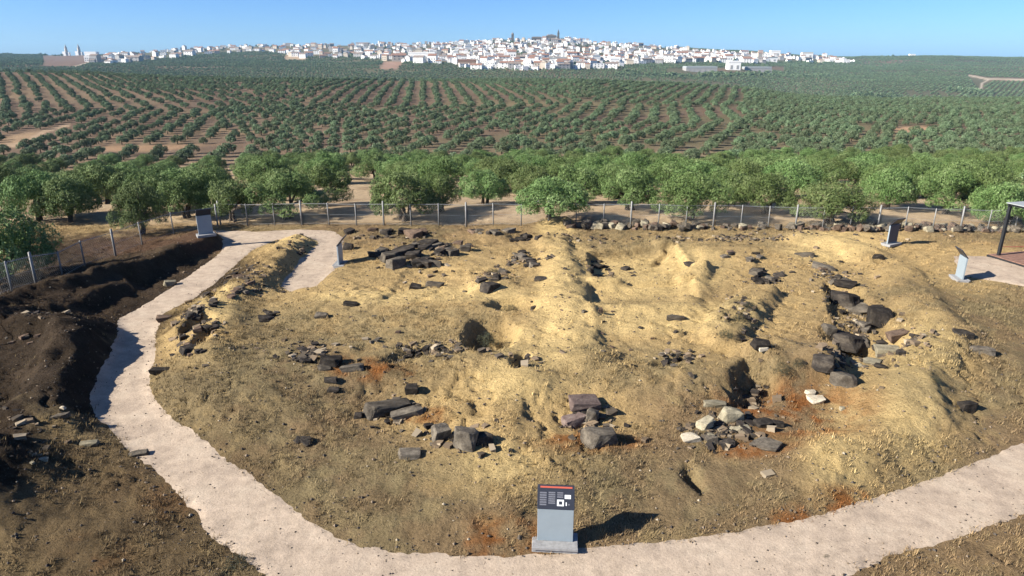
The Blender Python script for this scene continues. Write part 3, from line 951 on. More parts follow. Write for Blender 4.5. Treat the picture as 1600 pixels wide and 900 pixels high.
# ------------------------------------------------------------------ the town
TOWN = [(128, 101), (150, 86), (200, 82), (260, 77), (330, 73), (400, 70), (500, 69), (600, 68), (700, 66), (800, 62), (870, 59), (940, 66), (1010, 71), (1060, 75), (1130, 80),
        (1220, 85), (1275, 88), (1335, 92), (1330, 99), (1260, 97), (1220, 98), (1150, 99), (1050, 99), (990, 100), (960, 106), (850, 109), (735, 108), (700, 100), (640, 98),
        (560, 90), (470, 90), (420, 82), (330, 84), (250, 93), (200, 98)]
def surf_from_px(px, py, ylo, yhi):
    """walk the line of sight from ylo to yhi and return where it meets the far land"""
    s = slope_of(py); c = (px - 800) / FPX / (CP - ((py - 450) / FPX) * SP)
    Y = np.linspace(ylo, yhi, 700); X = c * Y
    zr = CAMH + s * Y
    d = far_h(X, Y) - zr
    k = np.where(d > 0)[0]
    i = k[0] if len(k) else len(Y) - 1
    return Vector((X[i], Y[i], float(far_h(X[i:i + 1], Y[i:i + 1])[0])))

def house_geo(w, d, h, roof, rh):
    """walls and roof of one house, base at z=-3; returns verts, faces, material slots (0 wall, 1 roof)"""
    v = [(-w/2,-d/2,-3),(w/2,-d/2,-3),(w/2,d/2,-3),(-w/2,d/2,-3),(-w/2,-d/2,h),(w/2,-d/2,h),(w/2,d/2,h),(-w/2,d/2,h)]
    f = [[0,1,5,4],[1,2,6,5],[2,3,7,6],[3,0,4,7]]; m = [0]*4
    if roof == 'flat':
        # parapet wall round a sunken roof deck
        b = len(v); t = 0.35
        v += [(-w/2+t,-d/2+t,h),(w/2-t,-d/2+t,h),(w/2-t,d/2-t,h),(-w/2+t,d/2-t,h),(-w/2+t,-d/2+t,h-0.9),(w/2-t,-d/2+t,h-0.9),(w/2-t,d/2-t,h-0.9),(-w/2+t,d/2-t,h-0.9)]
        for i in range(4):
            j = (i + 1) % 4
            f += [[4+i,4+j,b+j,b+i],[b+i,b+j,b+4+j,b+4+i]]; m += [0,0]
        f.append([b+4,b+5,b+6,b+7]); m.append(1)
        # stair hut
        hx, hy = w*0.2, d*0.15; b = len(v)
        for zz in (h-0.9, h+1.9):
            v += [(hx-1.5,hy-1.5,zz),(hx+1.5,hy-1.5,zz),(hx+1.5,hy+1.5,zz),(hx-1.5,hy+1.5,zz)]
        f += [[b,b+1,b+5,b+4],[b+1,b+2,b+6,b+5],[b+2,b+3,b+7,b+6],[b+3,b,b+4,b+7],[b+4,b+5,b+6,b+7]]; m += [0]*5
    else:
        b = len(v); e = 0.4
        v += [(-w/2-e,-d/2-e,h-0.1),(w/2+e,-d/2-e,h-0.1),(w/2+e,d/2+e,h-0.1),(-w/2-e,d/2+e,h-0.1),(-w/2-e,0,h+rh),(w/2+e,0,h+rh)]
        f += [[b,b+1,b+5,b+4],[b+2,b+3,b+4,b+5],[b+3,b,b+4],[b+1,b+2,b+5],[b+3,b+2,b+1,b]]; m += [1,1,0,0,1]
    for k in range(3):                                             # dark window openings on the two long sides
        for sgn in (-1, 1):
            for zz in (1.6, 4.4):
                if zz + 1.3 > h: continue
                x = w * (-0.3 + 0.3 * k); yy = sgn * (d / 2 + 0.06); b = len(v)
                v += [(x - 0.65, yy, zz), (x + 0.65, yy, zz), (x + 0.65, yy, zz + 1.4), (x - 0.65, yy, zz + 1.4)]
                f.append([b, b + 1, b + 2, b + 3]); m.append(2)
    return v, f, m

hr = np.random.default_rng(99)
cand = []
P = np.array(TOWN, float)
tries = 0
xmin, xmax = 128, 1335
while len(cand) < 900 and tries < 90000:
    tries += 1
    px = hr.uniform(xmin, xmax); py = hr.uniform(58, 115)
    dens = 1.0 if 560 < px < 1140 else 0.65
    if hr.random() > dens: continue
    if poly_sd(np.array([px]), np.array([py]), TOWN)[0] < 0: continue
    if any(abs(px - a) < (4.4 if py > 80 else 3.0) and abs(py - b) < (2.2 if py > 75 else 1.3) for a, b in cand): continue
    cand.append((px, py))
HPROTO = {}
kinds = [('lime', 'flat', 'white flat roofed house packed in the hilltop town', 'white flat roofed houses'),
         ('lime', 'tile', 'white house with terracotta pitched roof in the hilltop town', 'white houses with terracotta roofs'),
         ('lime', 'tile2', 'white house with weathered grey roof in the hilltop town', 'white houses with grey roofs'),
         ('cream', 'tile', 'cream house with terracotta roof in the hilltop town', 'cream houses in the town'),
         ('greywall', 'tile2', 'grey house with dull roof in the hilltop town', 'grey houses in the town')]
items = []
for px, py in cand:
    p = surf_from_px(px, py + 1.0, 1150, 2790)
    k = int(hr.choice(5, p=[0.34, 0.30, 0.16, 0.12, 0.08])) if px > 560 else int(hr.choice(5, p=[0.18, 0.36, 0.18, 0.14, 0.14]))
    s = hr.uniform(0.75, 1.3) * (1.1 if py > 85 else 0.95) * (1.35 if hr.random() < 0.08 else 1.0)
    items.append((p, k, s, hr.uniform(-0.35, 0.35) + (math.pi / 2 if hr.random() < 0.35 else 0), px, py))
items.sort(key=lambda t: -(t[2] / t[0].y))
NH = 285
for k, (wm, rf, lab, grp) in enumerate(kinds):
    for q in range(3):
        w, d, h = [(13, 9, 7), (10, 9, 9), (17, 10, 6.5)][q]
        v, f, m = house_geo(w, d, h, 'flat' if rf == 'flat' else 'gable', 2.2)
        HPROTO[k, q] = np_mesh('house', v, f, [M[wm], M['cream'] if rf == 'flat' else M[rf], M['glassdark']], False, m)
sv, sf, sm = [], [], []
smats = ['lime', 'cream', 'greywall', 'tile', 'tile2', 'glassdark']
for n, (p, k, s, rz, px, py) in enumerate(items):
    q = n % 3
    wm, rf, lab, grp = kinds[k]
    if n < NH:
        o = link('town_house', HPROTO[k, q], None, p)
        o.rotation_euler = (0, 0, rz); o.scale = (s, s, s)
        where = 'western end' if px < 420 else 'western half' if px < 640 else 'centre' if px < 960 else 'eastern half'
        tag(o, lab.replace('in the hilltop town', 'at the %s of the hilltop town' % where), 'house', grp + ', ' + where)
    else:
        w, d, h = [(13, 9, 7), (10, 9, 9), (17, 10, 6.5)][q]
        v, f, m = house_geo(w, d, h, 'flat' if rf == 'flat' else 'gable', 2.2)
        b = len(sv); mat = Matrix.Translation(p) @ Matrix.Rotation(rz, 4, 'Z') @ Matrix.Scale(s, 4)
        sv += [tuple(mat @ Vector(c)) for c in v]; sf += [[i + b for i in fc] for fc in f]
        sm += [smats.index(wm) if mm == 0 else 5 if mm == 2 else smats.index('cream' if rf == 'flat' else rf) for mm in m]
o = link('town_houses', np_mesh('town_houses', sv, sf, [M[x] for x in smats], False, sm))
tag(o, 'mass of small white houses filling the hilltop town', 'houses', kind='stuff')

# landmarks
def at_far(px, py, ylo=1150, yhi=2790): return surf_from_px(px, py, ylo, yhi)
def mpp(p): return depth_at(p.x, p.y, p.z) / FPX       # metres per photograph pixel
p = at_far(866, 63)
t = empty('church', p); t.scale = (0.72, 0.72, 0.72); tag(t, 'dark stone church with tall pointed tower on the town summit', 'church')
MB().box((-14, 0, 8), (46, 18, 22)).build('nave', M['stonewall'], t)
MB().prism([(-38, 19), (10, 19), (10, 20), (-14, 26), (-38, 20)], -10, 10).build('roof', M['tile2'], t)
MB().box((18, -2, 14), (9, 9, 34)).box((18, -2, 31.6), (10.4, 10.4, 1.2)).build('tower', M['stonewall'], t)
mb = MB(); mb.tube([(18, -2, 32), (18, -2, 37), (18, -2, 47)], [4.2, 3.2, 0.3], 8); mb.build('spire', M['stonewall'], t)
for dx in (-2, 2): MB().box((18 + dx, -6.6, 27), (1.6, 0.4, 4)).build('belfry_opening', M['glassdark'], t)
p = at_far(838, 65)
t = empty('old_hall', p); t.scale = (0.7, 0.7, 0.7); tag(t, 'long dark stone hall left of the church on the summit', 'building')
MB().box((0, 0, 7), (44, 16, 18)).build('wall', M['stonewall'], t)
MB().prism([(-23, 16), (23, 16), (19, 21), (-19, 21)], -9, 9).build('roof', M['tile2'], t)
for k in range(5): MB().box((-16 + 8 * k, -8.1, 9), (2.2, 0.4, 4)).build('window', M['glassdark'], t)
p = at_far(801, 66)
t = empty('bell_tower', p); tag(t, 'small dark bell tower at the left shoulder of the summit', 'tower')
MB().box((0, 0, 11), (8, 8, 26)).build('shaft', M['stonewall'], t)
MB().tube([(0, 0, 24), (0, 0, 30)], [5, 0.3], 4).build('roof', M['tile2'], t)
for n, px in enumerate((103, 123)):
    p = at_far(px, 83.5)
    t = empty('white_tower', p); tag(t, 'white pointed twin tower standing left of the town, %s one' % ('left hand' if n == 0 else 'right hand'), 'tower', 'white twin towers')
    MB().box((-4, 0, 8), (12, 12, 20)).build('base', M['lime'], t)
    MB().tube([(3, 0, 0), (3, 0, 30)], [6, 5], 8).build('shaft', M['cream'], t)
    MB().tube([(3, 0, 30), (3, 0, 36), (3, 0, 44)], [5.2, 3.0, 0.4], 8).build('spire', M['greywall'], t)
    MB().box((10, 2, 6), (8, 10, 18)).build('annex', M['lime'], t)
def shed(px, py, wpx, hm, wall, roof, label, d=24, rz=0.0, name='warehouse'):
    p = at_far(px, py); w = wpx * mpp(p)
    t = empty(name, p, rz); tag(t, label, 'warehouse')
    MB().box((0, 0, hm / 2 - 2), (w, d, hm + 4)).build('wall', M[wall], t)
    MB().prism([(-w / 2 - .4, hm + 0.05), (w / 2 + .4, hm + 0.05), (w / 2 - .5, hm + 3), (-w / 2 + .5, hm + 3)], -d / 2 - .4, d / 2 + .4).build('roof', M[roof], t)
    nd_ = max(2, int(wpx / 8))
    for k in range(nd_):
        MB().box((-w / 2 + w * (k + 0.5) / nd_, -d / 2 - 0.1, hm * 0.35), (w / nd_ * 0.35, 0.4, hm * 0.5)).build('door', M['greywall'], t)
    return t
shed(145, 92, 18, 16, 'lime', 'lime', 'white box shaped building right of the twin towers', 16)
shed(660, 93, 42, 13, 'lime', 'lime', 'long white warehouse at the edge of the western houses')
shed(1093, 112, 48, 7, 'greywall', 'roofsheet', 'long low grey warehouse below the eastern houses', 30)
shed(1145, 109, 19, 15, 'lime', 'lime', 'bright white block rising behind the long grey warehouse', 20)
shed(1182, 111, 40, 6, 'greywall', 'roofsheet', 'low grey warehouse with pale roof at the eastern edge', 26)
shed(730, 103, 28, 9, 'brickwall', 'tile', 'reddish brick warehouse at the foot of the town')
shed(1190, 96, 44, 9, 'lime', 'roofsheet', 'white warehouse with pale roof above the long grey one')
shed(1210, 88, 15, 15, 'lime', 'lime', 'tall white block on the eastern skyline', 14)
shed(1260, 91, 17, 15, 'lime', 'cream', 'white cube shaped block at the eastern end of the town', 14)
shed(1321, 99, 10, 8, 'lime', 'lime', 'small white building alone beyond the eastern end', 10)
shed(960, 101, 14, 10, 'lime', 'lime', 'white building at the tip of the dark tree belt', 12)
shed(865, 100, 40, 9, 'lime', 'roofsheet', 'pale blue roofed warehouse under the town centre', 22)
shed(1425, 86.5, 9, 7, 'lime', 'lime', 'lone white farmhouse on the right hand skyline', 9, name='farmhouse')

# trees of the far hills and in the town
ya, yb = 640, 2760
P2 = []
for (cx0, cx1, a, b, o) in ((-0.9, -0.42, (9.5, 2.0), (-2.2, 10.5), (0, 700)), (-0.42, -0.05, (10.0, -1.5), (1.8, 11.0), (3, 700)),
                            (-0.05, 0.33, (10, 3.0), (-3.0, 10), (0, 700)), (0.33, 0.9, (11, 1.0), (7.0, 9.0), (0, 700))):
    I, J = np.meshgrid(np.arange(-330, 330), np.arange(-120, 300))
    Q = np.array(o, float) + I.ravel()[:, None] * np.array(a) + J.ravel()[:, None] * np.array(b)
    c = Q[:, 0] / np.maximum(Q[:, 1], 1)
    P2.append(Q[(Q[:, 1] > ya) & (Q[:, 1] < yb) & (c >= cx0) & (c < cx1)])
P2 = np.concatenate(P2) + rng.normal(size=(sum(len(q) for q in P2), 2)) * 0.7
Z2 = ground_h(P2[:, 0], P2[:, 1])
fx, fy = to_px(P2[:, 0], P2[:, 1], Z2)
nG = fbm(P2[:, 0] / 180, P2[:, 1] / 140, 141, 3)
keep = poly_sd(fx, fy, TOWN) < 1
for poly in ([(66, 86), (140, 85), (144, 98), (120, 106), (68, 105)], [(445, 85), (480, 87), (478, 95), (445, 94)], [(600, 95), (634, 95), (620, 109), (592, 109)],
             [(1510, 116), (1545, 121), (1620, 122), (1620, 128), (1545, 127), (1535, 142), (1529, 142)], [(1040, 108), (1225, 104), (1225, 117), (1040, 117)]):
    keep &= poly_sd(fx, fy, poly) < 0
keep &= (nG < 0.35) | (rng.random(len(P2)) < 0.35)
keep &= (fx > -40) & (fx < 1640) & (fy < 170)
P2, Z2 = P2[keep], Z2[keep]
grove('hillside_grove', P2, Z2 - 0.1, far, 0.85, 1.15, 'faint rows of olive trees on the blue green hills below the town')
belts = [((815, 108), (955, 99), 60, 2.2), ((1090, 118), (1200, 117), 70, 2.2), ((1255, 120), (1295, 120), 22, 2.0), ((1330, 150), (1400, 152), 30, 1.4), ((560, 84), (640, 86), 26, 2.2),
         ((0, 85), (100, 87), 40, 2.0), ((280, 90), (310, 90), 10, 1.8), ((540, 88), (600, 88), 20, 1.8), ((960, 116), (1080, 120), 40, 1.7), ((1200, 114), (1240, 118), 22, 1.9), ((1370, 88), (1420, 88), 8, 2.0),
         ((1235, 100), (1300, 101), 26, 1.6), ((400, 70), (420, 70), 6, 2.2), ((1480, 140), (1545, 148), 30, 1.5), ((270, 76), (520, 71), 30, 1.8), ((760, 66), (1050, 78), 40, 1.6), ((580, 76), (760, 80), 40, 1.5), ((800, 84), (1000, 90), 36, 1.5), ((1000, 92), (1200, 98), 40, 1.5), ((180, 84), (420, 76), 40, 1.5)]
PB, SB = [], []
for a, b, n, s in belts:
    for k in range(n):
        f = rng.random()
        q = surf_from_px(a[0] + (b[0] - a[0]) * f + rng.normal() * 1.5, a[1] + (b[1] - a[1]) * f + rng.normal() * 1.2, 620, 2790)
        PB.append(q)
PB = np.array([tuple(q) for q in PB])
grove('woodland_belt', PB[:, :2], PB[:, 2] - 0.5, far, 1.3, 2.4, 'dark belts of trees round and inside the distant town')

# ------------------------------------------------------------------ stones
def rock_mesh(seed, mat, hero=False, slab=False):
    r = random.Random(seed)
    bm = bmesh.new()
    for cx in (-1, 1):
        for cy in (-1, 1):
            for cz in (-1, 1):
                k = r.uniform(0.62, 1.0)
                p = Vector((cx * r.uniform(0.55, 1.0), cy * r.uniform(0.5, 1.0), cz * r.uniform(0.6, 1.0)))
                if r.random() < 0.3:                                   # a broken corner
                    bm.verts.new(Vector((p.x * 0.5, p.y, p.z)) * 0.5); bm.verts.new(Vector((p.x, p.y * 0.55, p.z * 0.8)) * 0.5)
                else: bm.verts.new(p * 0.5)
    for k in range(3): bm.verts.new(Vector((r.uniform(-1, 1), r.uniform(-1, 1), r.choice((-1, 1)) * r.uniform(0.7, 1.05))) * 0.5)
    ret = bmesh.ops.convex_hull(bm, input=bm.verts[:])
    bmesh.ops.delete(bm, geom=[v for v in bm.verts if not v.link_faces], context='VERTS')
    if hero:
        bmesh.ops.bevel(bm, geom=bm.edges[:], offset=0.02, segments=1, affect='EDGES')
        bmesh.ops.triangulate(bm, faces=bm.faces[:])
        bmesh.ops.subdivide_edges(bm, edges=bm.edges[:], cuts=2, use_grid_fill=True)
        for v in bm.verts:
            nn = mnoise.fractal(v.co * 3.2 + Vector((seed, 0, 0)), 1.0, 2.0, 4)
            v.co += v.co.normalized() * nn * 0.035
    else:
        bmesh.ops.bevel(bm, geom=bm.edges[:], offset=0.02, segments=1, affect='EDGES')
    bmesh.ops.recalc_face_normals(bm, faces=bm.faces)
    me = bpy.data.meshes.new('stone'); bm.to_mesh(me); bm.free()
    me.materials.append(mat)
    return me
ROCKS = {}
def get_rock(tone, var, hero=False, slab=False):
    key = (tone, var, hero, slab)
    if key not in ROCKS: ROCKS[key] = rock_mesh(hash((ord(tone), var, hero, slab)) % 9973, M[tone], hero, slab)
    return ROCKS[key]
rr = random.Random(5)
def stone(px, py, w, h, tone, label, group=None, rot=None, hero=False, slab=False, tilt=None, flatf=None, name='stone', depth=0.75):
    p = G(px, py + h * 0.30)
    z = depth_at(p.x, p.y, p.z)
    wm = w * z / FPX; a = math.atan2(CAMH - p.z, p.y)
    if slab and w > 2.2 * h: depth = 0.42
    dm = wm * depth
    hm = (h * z / FPX - dm * math.sin(a) * 0.9) / math.cos(a)
    hm = min(max(hm, 0.28 * wm if flatf is None else flatf * wm), 1.3 * wm)
    o = link(name, get_rock(tone, rr.randrange(9), hero, slab))
    o.scale = (wm * 1.12, dm * 1.12, hm * 1.25)
    o.location = (p.x, p.y, p.z + hm * 0.2)
    o.rotation_euler = (math.radians(tilt[0]) if tilt else rr.uniform(-.15, .15), math.radians(tilt[1]) if tilt else rr.uniform(-.15, .15), math.radians(rot) if rot is not None else rr.uniform(-0.6, 0.6))
    return tag(o, label, 'stone', group)

HERO = [
    (916, 624, 52, 26, 'p', 'flat purple brown slab on top of the central group of four blocks', 5, True),
    (896, 654, 36, 28, 'p', 'tilted brown block at the left of the central group of four', 25, False),
    (925, 648, 22, 30, 'g', 'narrow upright pale grey stone in the middle of the central group', 0, False),
    (938, 677, 54, 42, 'g', 'big grey boulder at the bottom of the central group of four', 15, False),
    (1140, 646, 36, 32, 'l', 'squarish pale grey green boulder in the right hand stone group', 10, False),
    (1101, 661, 27, 26, 'l', 'rounded beige boulder left of the squarish pale boulder', 30, False),
    (1117, 630, 36, 15, 'l', 'low beige stone behind the squarish pale boulder', 0, True),
    (1077, 680, 30, 16, 'w', 'cream coloured block at the front of the right hand stone group', 8, False),
    (1113, 684, 20, 18, 'g', 'small grey stone right of the cream block', 0, False),
    (1136, 690, 26, 12, 'd', 'dark flat stone under the squarish pale boulder', 0, True),
    (1197, 690, 42, 26, 'g', 'long grey slab slanting at the right of the stone group', -35, True),
    (1192, 658, 32, 20, 'd', 'dark grey stone right of the squarish pale boulder', 20, False),
    (1214, 660, 20, 16, 'd', 'small dark stone at the edge of the rusty weeds', 0, False),
    (690, 675, 30, 36, 'g', 'upright grey stone with pale left face left of the big rock', 30, False),
    (728, 682, 42, 44, 'g', 'big rough grey rock in front of the dig, casting a dark shadow', -10, False),
    (757, 682, 30, 26, 'd', 'dark rock leaning against the big rough grey rock', 15, False),
    (640, 707, 36, 18, 'g', 'low grey stone with dark right side below the two long slabs', 10, False),
    (607, 636, 72, 20, 'g', 'longest dark slab lying aslant, upper one of two', 24, True),
    (638, 644, 52, 18, 'g', 'shorter grey slab lying aslant below the longest one', 20, True),
    (645, 607, 22, 22, 'd', 'dark upright stone above the two long slabs', 0, False),
    (560, 648, 16, 12, 'd', 'small dark stone left of the longest slab', 0, False),
    (517, 560, 34, 22, 'd', 'rounded black boulder on the grey green hump', 0, False),
    (507, 573, 22, 12, 'g', 'small grey stone just below the rounded black boulder', 10, False),
    (552, 574, 38, 12, 'g', 'flat pale grey stone right of the rounded black boulder', 8, True),
    (517, 591, 24, 13, 'd', 'dark stone below the rounded black boulder', 0, False),
    (522, 607, 20, 11, 'd', 'lowest dark stone below the rounded black boulder', 0, False),
    (1318, 464, 44, 36, 'd', 'dark slab leaning upright at the head of the right hand trench', -35, True),
    (1340, 480, 44, 20, 'g', 'grey slab lying in the head of the right hand trench', -25, True),
    (1372, 497, 34, 42, 'd', 'dark upright slab on the right side of the trench', -25, False),
    (1295, 512, 22, 18, 'g', 'grey stone on the left lip of the trench', 0, False),
    (1318, 524, 54, 36, 'd', 'large dark slab set along the left wall of the trench', -40, True),
    (1347, 544, 20, 14, 'g', 'rounded grey stone lying in the trench bottom', 0, False),
    (1386, 544, 36, 24, 'l', 'pale grey boulder at the right mouth of the trench', -15, False),
    (1408, 551, 14, 12, 'd', 'small dark stone right of the pale boulder', 0, False),
    (1400, 523, 40, 8, 'b', 'long thin brown slab above the pale boulder', 18, True),
    (1362, 566, 26, 13, 'l', 'cream stone below the pale boulder', -20, False),
    (1376, 570, 18, 10, 'd', 'dark stone next to the cream stone', -20, False),
    (1287, 557, 34, 32, 'd', 'dark jagged slab below the trench', -40, False),
    (1317, 588, 40, 32, 'g', 'squarish grey slab tilted at the foot of the trench', -25, True),
    (1266, 611, 18, 11, 'w', 'small cream stone on top of the pair in the rusty weeds', 15, False),
    (1275, 621, 27, 14, 'w', 'larger cream stone of the pair in the rusty weeds', 0, False),
    (1192, 542, 18, 9, 'w', 'white stone lying left of the weedy hump', 10, True),
    (1185, 557, 32, 14, 'd', 'dark stone just below the white stone', 10, False),
    (1505, 520, 30, 13, 'd', 'low jagged black stone on the right hand grass', 0, False),
    (1531, 546, 44, 18, 'g', 'tapered grey slab on the right hand grass', -22, True),
    (1509, 633, 28, 26, 'd', 'lone black block on the grass at the right', 10, False),
    (1055, 496, 30, 9, 'g', 'flat grey stone on the middle terrace', 0, True),
    (938, 484, 7, 13, 'b', 'small upright brown stub on the middle terrace', 0, False),
    (505, 491, 22, 13, 'g', 'single grey stone on the tan slope left of the middle', 0, False),
    (549, 474, 24, 9, 'd', 'dark flat stone on the tan slope below the path end', 0, True),
    (416, 495, 26, 12, 'd', 'dark flat stone near the bank beside the path', 10, True),
    (257, 495, 24, 12, 'b', 'brown stone at the inner edge of the path bend', 25, True),
    (250, 578, 30, 11, 'd', 'dark slab at the inner edge of the path', 15, True),
    (218, 707, 30, 13, 'g', 'dark grey slab at the outer edge of the path', 12, True),
    (98, 636, 9, 7, 'w', 'small white stone on the dark heap', 0, False),
    (95, 649, 26, 9, 'g', 'grey slab under the small white stone on the dark heap', 10, True),
    (139, 693, 26, 6, 'l', 'pale flat stone in the brown grass beside the dark heap', 5, True),
    (265, 441, 18, 12, 'l', 'pale pointed stone in the shade below the dark bank', 30, False),
    (1400, 352, 1, 1, 'd', None, 0, False),
    (1316, 637, 9, 7, 'l', 'tiny cream stone right of the rusty weeds', 0, False),
    (545, 385, 18, 16, 'd', 'dark rock right behind the side-on sign', 0, False),
    (650, 447, 20, 11, 'd', 'dark stone below the big heap near the path end', 0, False),
    (680, 444, 30, 8, 'g', 'flat stone right of the dark stone below the big heap', 5, True),
    (1287, 417, 36, 12, 'g', 'grey slab in the upper gully at the right', -20, True),
    (1258, 398, 30, 10, 'g', 'grey slab at the top of the upper right gully', -25, True),
    (1320, 441, 36, 13, 'd', 'dark slab lower in the upper right gully', -20, True),
    (1372, 400, 16, 9, 'd', 'small dark stone below the blue grey sign', 0, False),
    (845, 435, 22, 10, 'd', 'dark stone below the heap left of the yellow ridge', 0, False),
    (1078, 411, 20, 10, 'd', 'dark stone at the end of the narrow diagonal cut', -30, True),
]
for (px, py, w, h, tone, lab, rot, slab) in HERO:
    if lab is None: continue
    hero = w >= 26
    stone(px, py, w, h, tone, lab, None, rot, hero, slab)

def cluster(n, cx, cy, rx, ry, wmin, wmax, tones, label, group, seed, ang=0.0):
    r = random.Random(seed)
    c, s = math.cos(math.radians(ang)), math.sin(math.radians(ang))
    for k in range(n):
        a = r.uniform(0, 6.28); q = math.sqrt(r.random())
        ex, ey = rx * q * math.cos(a), ry * q * math.sin(a)
        w = 0.88 * r.uniform(wmin, wmax) * (1 if r.random() < 0.8 else 1.35)
        stone(cx + ex * c + ey * s, cy - ex * s + ey * c, w, w * r.uniform(0.42, 0.75), r.choice(tones), label, group, r.uniform(-60, 60), False, r.random() < 0.4)
cluster(26, 645, 396, 58, 20, 14, 30, 'dddgdg', 'dark stone in the big heap right of the side-on sign', 'stones of the big dark heap', 1)
cluster(12, 690, 385, 45, 10, 12, 22, 'ddgb', 'dark stone in the big heap right of the side-on sign', 'stones of the big dark heap', 2)
cluster(9, 822, 405, 26, 12, 10, 20, 'ddg', 'dark stone in the small heap left of the yellow ridge', 'stones of the small dark heap', 3)
cluster(9, 770, 432, 24, 14, 12, 26, 'dgg', 'grey stone in the heap above the round pit', 'stones above the round pit', 4)
cluster(9, 1197, 431, 26, 10, 12, 22, 'ddg', 'dark stone in the little heap at the head of the right hand mound', 'stones of the right hand heap', 5)
cluster(11, 473, 557, 22, 7, 8, 18, 'ddg', 'small dark stone left of the rounded black boulder', 'stones by the rounded black boulder', 6)
cluster(6, 475, 682, 30, 9, 14, 24, 'dd', 'dark stone in the loose group near the inner path edge', 'stones near the inner path edge', 7)
cluster(12, 690, 553, 34, 9, 8, 16, 'dgg', 'small stone on the weedy edge left of the round pit', 'stones left of the round pit', 8, 12)
cluster(9, 640, 556, 24, 6, 7, 14, 'dg', 'small dark stone along the crack above the long slabs', 'stones along the crack', 9, 25)
cluster(10, 1060, 568, 28, 6, 7, 14, 'dg', 'small dark stone along the slanting cut below the terraces', 'stones along the slanting cut', 10, 30)
cluster(24, 310, 515, 30, 42, 9, 22, 'dbgd', 'stone in the crumbling bank beside the path', 'stones of the crumbling bank', 11)
cluster(12, 385, 445, 34, 18, 9, 20, 'dbg', 'stone on the upper bank between the two path arms', 'stones of the upper bank', 12, 30)
cluster(10, 420, 490, 14, 9, 6, 13, 'dg', 'small stone beside the dark flat stone near the bank', 'small stones near the bank', 13)
cluster(7, 1348, 490, 26, 14, 9, 18, 'dgg', 'small stone among the slabs at the trench head', 'small stones at the trench head', 14, -35)
cluster(6, 1340, 560, 30, 10, 8, 15, 'dgl', 'small stone at the trench foot', 'small stones at the trench foot', 15, -20)
cluster(10, 1125, 670, 45, 14, 8, 16, 'lgd', 'small stone among the right hand group of pale boulders', 'small stones among the pale boulders', 16)
cluster(8, 1310, 435, 34, 8, 8, 16, 'dgb', 'small stone in the upper right gully', 'small stones in the gully', 17, -30)
cluster(7, 815, 370, 26, 6, 10, 20, 'dd', 'dark stone left of the small yellow hump at the back', 'stones by the yellow hump', 18)
cluster(12, 610, 361, 70, 3, 12, 26, 'ddbg', 'dark stone along the foot of the back fence, behind the heap', 'stones along the back fence', 19)
cluster(9, 760, 361, 50, 3, 10, 20, 'dbg', 'dark stone along the foot of the back fence, left of the yellow hump', 'stones left of the yellow hump', 20)
cluster(8, 30, 528, 40, 10, 6, 12, 'gb', 'small stone on top of the dark heap', 'stones on the dark heap', 21)
cluster(6, 52, 712, 26, 10, 7, 15, 'lg', 'pale stone at the foot of the dark heap', 'pale stones at the foot of the heap', 22)
cluster(5, 690, 690, 20, 8, 8, 14, 'gd', 'small stone beside the upright grey stone', 'small stones by the upright stone', 23)
cluster(8, 1150, 400, 40, 8, 8, 16, 'dgb', 'small dark stone on the flat ground right of the diagonal cut', 'stones right of the diagonal cut', 24)
cluster(7, 950, 415, 40, 10, 7, 15, 'd', 'small dark stone in the upper hollow', 'stones in the upper hollow', 25)
cluster(12, 890, 480, 70, 35, 5, 10, 'dbg', 'tiny stone on the yellow ridge and terraces', 'tiny stones on the terraces', 26)
cluster(10, 1000, 540, 120, 30, 5, 10, 'dgb', 'tiny stone on the slope below the terraces', 'tiny stones below the terraces', 27)
cluster(10, 560, 520, 110, 35, 5, 11, 'dgb', 'tiny stone on the tan slope left of the pit', 'tiny stones left of the pit', 28)

cluster(12, 1350, 505, 50, 34, 12, 24, 'ddg', 'angular dark slab piece lining the right hand trench', 'slab pieces lining the trench', 29, -50)
# low dry stone row along the back fence: each stone a part
row = empty('dry_stone_row', G(1200, 362))
tag(row, 'low dry stone row running along the back fence', 'stone row')
rx0, ry0, rz0 = row.location
for k in range(230):
    f = rr.random()
    px = 880 + (1660 - 880) * f
    p = G(px, 356 + 6 * f + rr.uniform(-3.5, 2.5))
    z = depth_at(p.x, p.y, p.z)
    w = rr.uniform(7, 17) * z / FPX
    o = link('stone', get_rock(rr.choice('bgbglg'), rr.randrange(9)), row)
    o.location = (p.x - rx0, p.y - ry0, p.z - rz0 + w * rr.uniform(0.1, 0.5)); o.scale = (w, w * 0.8, w * rr.uniform(0.5, 0.8)); o.rotation_euler = (rr.uniform(-.3, .3), rr.uniform(-.3, .3), rr.uniform(0, 6.28))

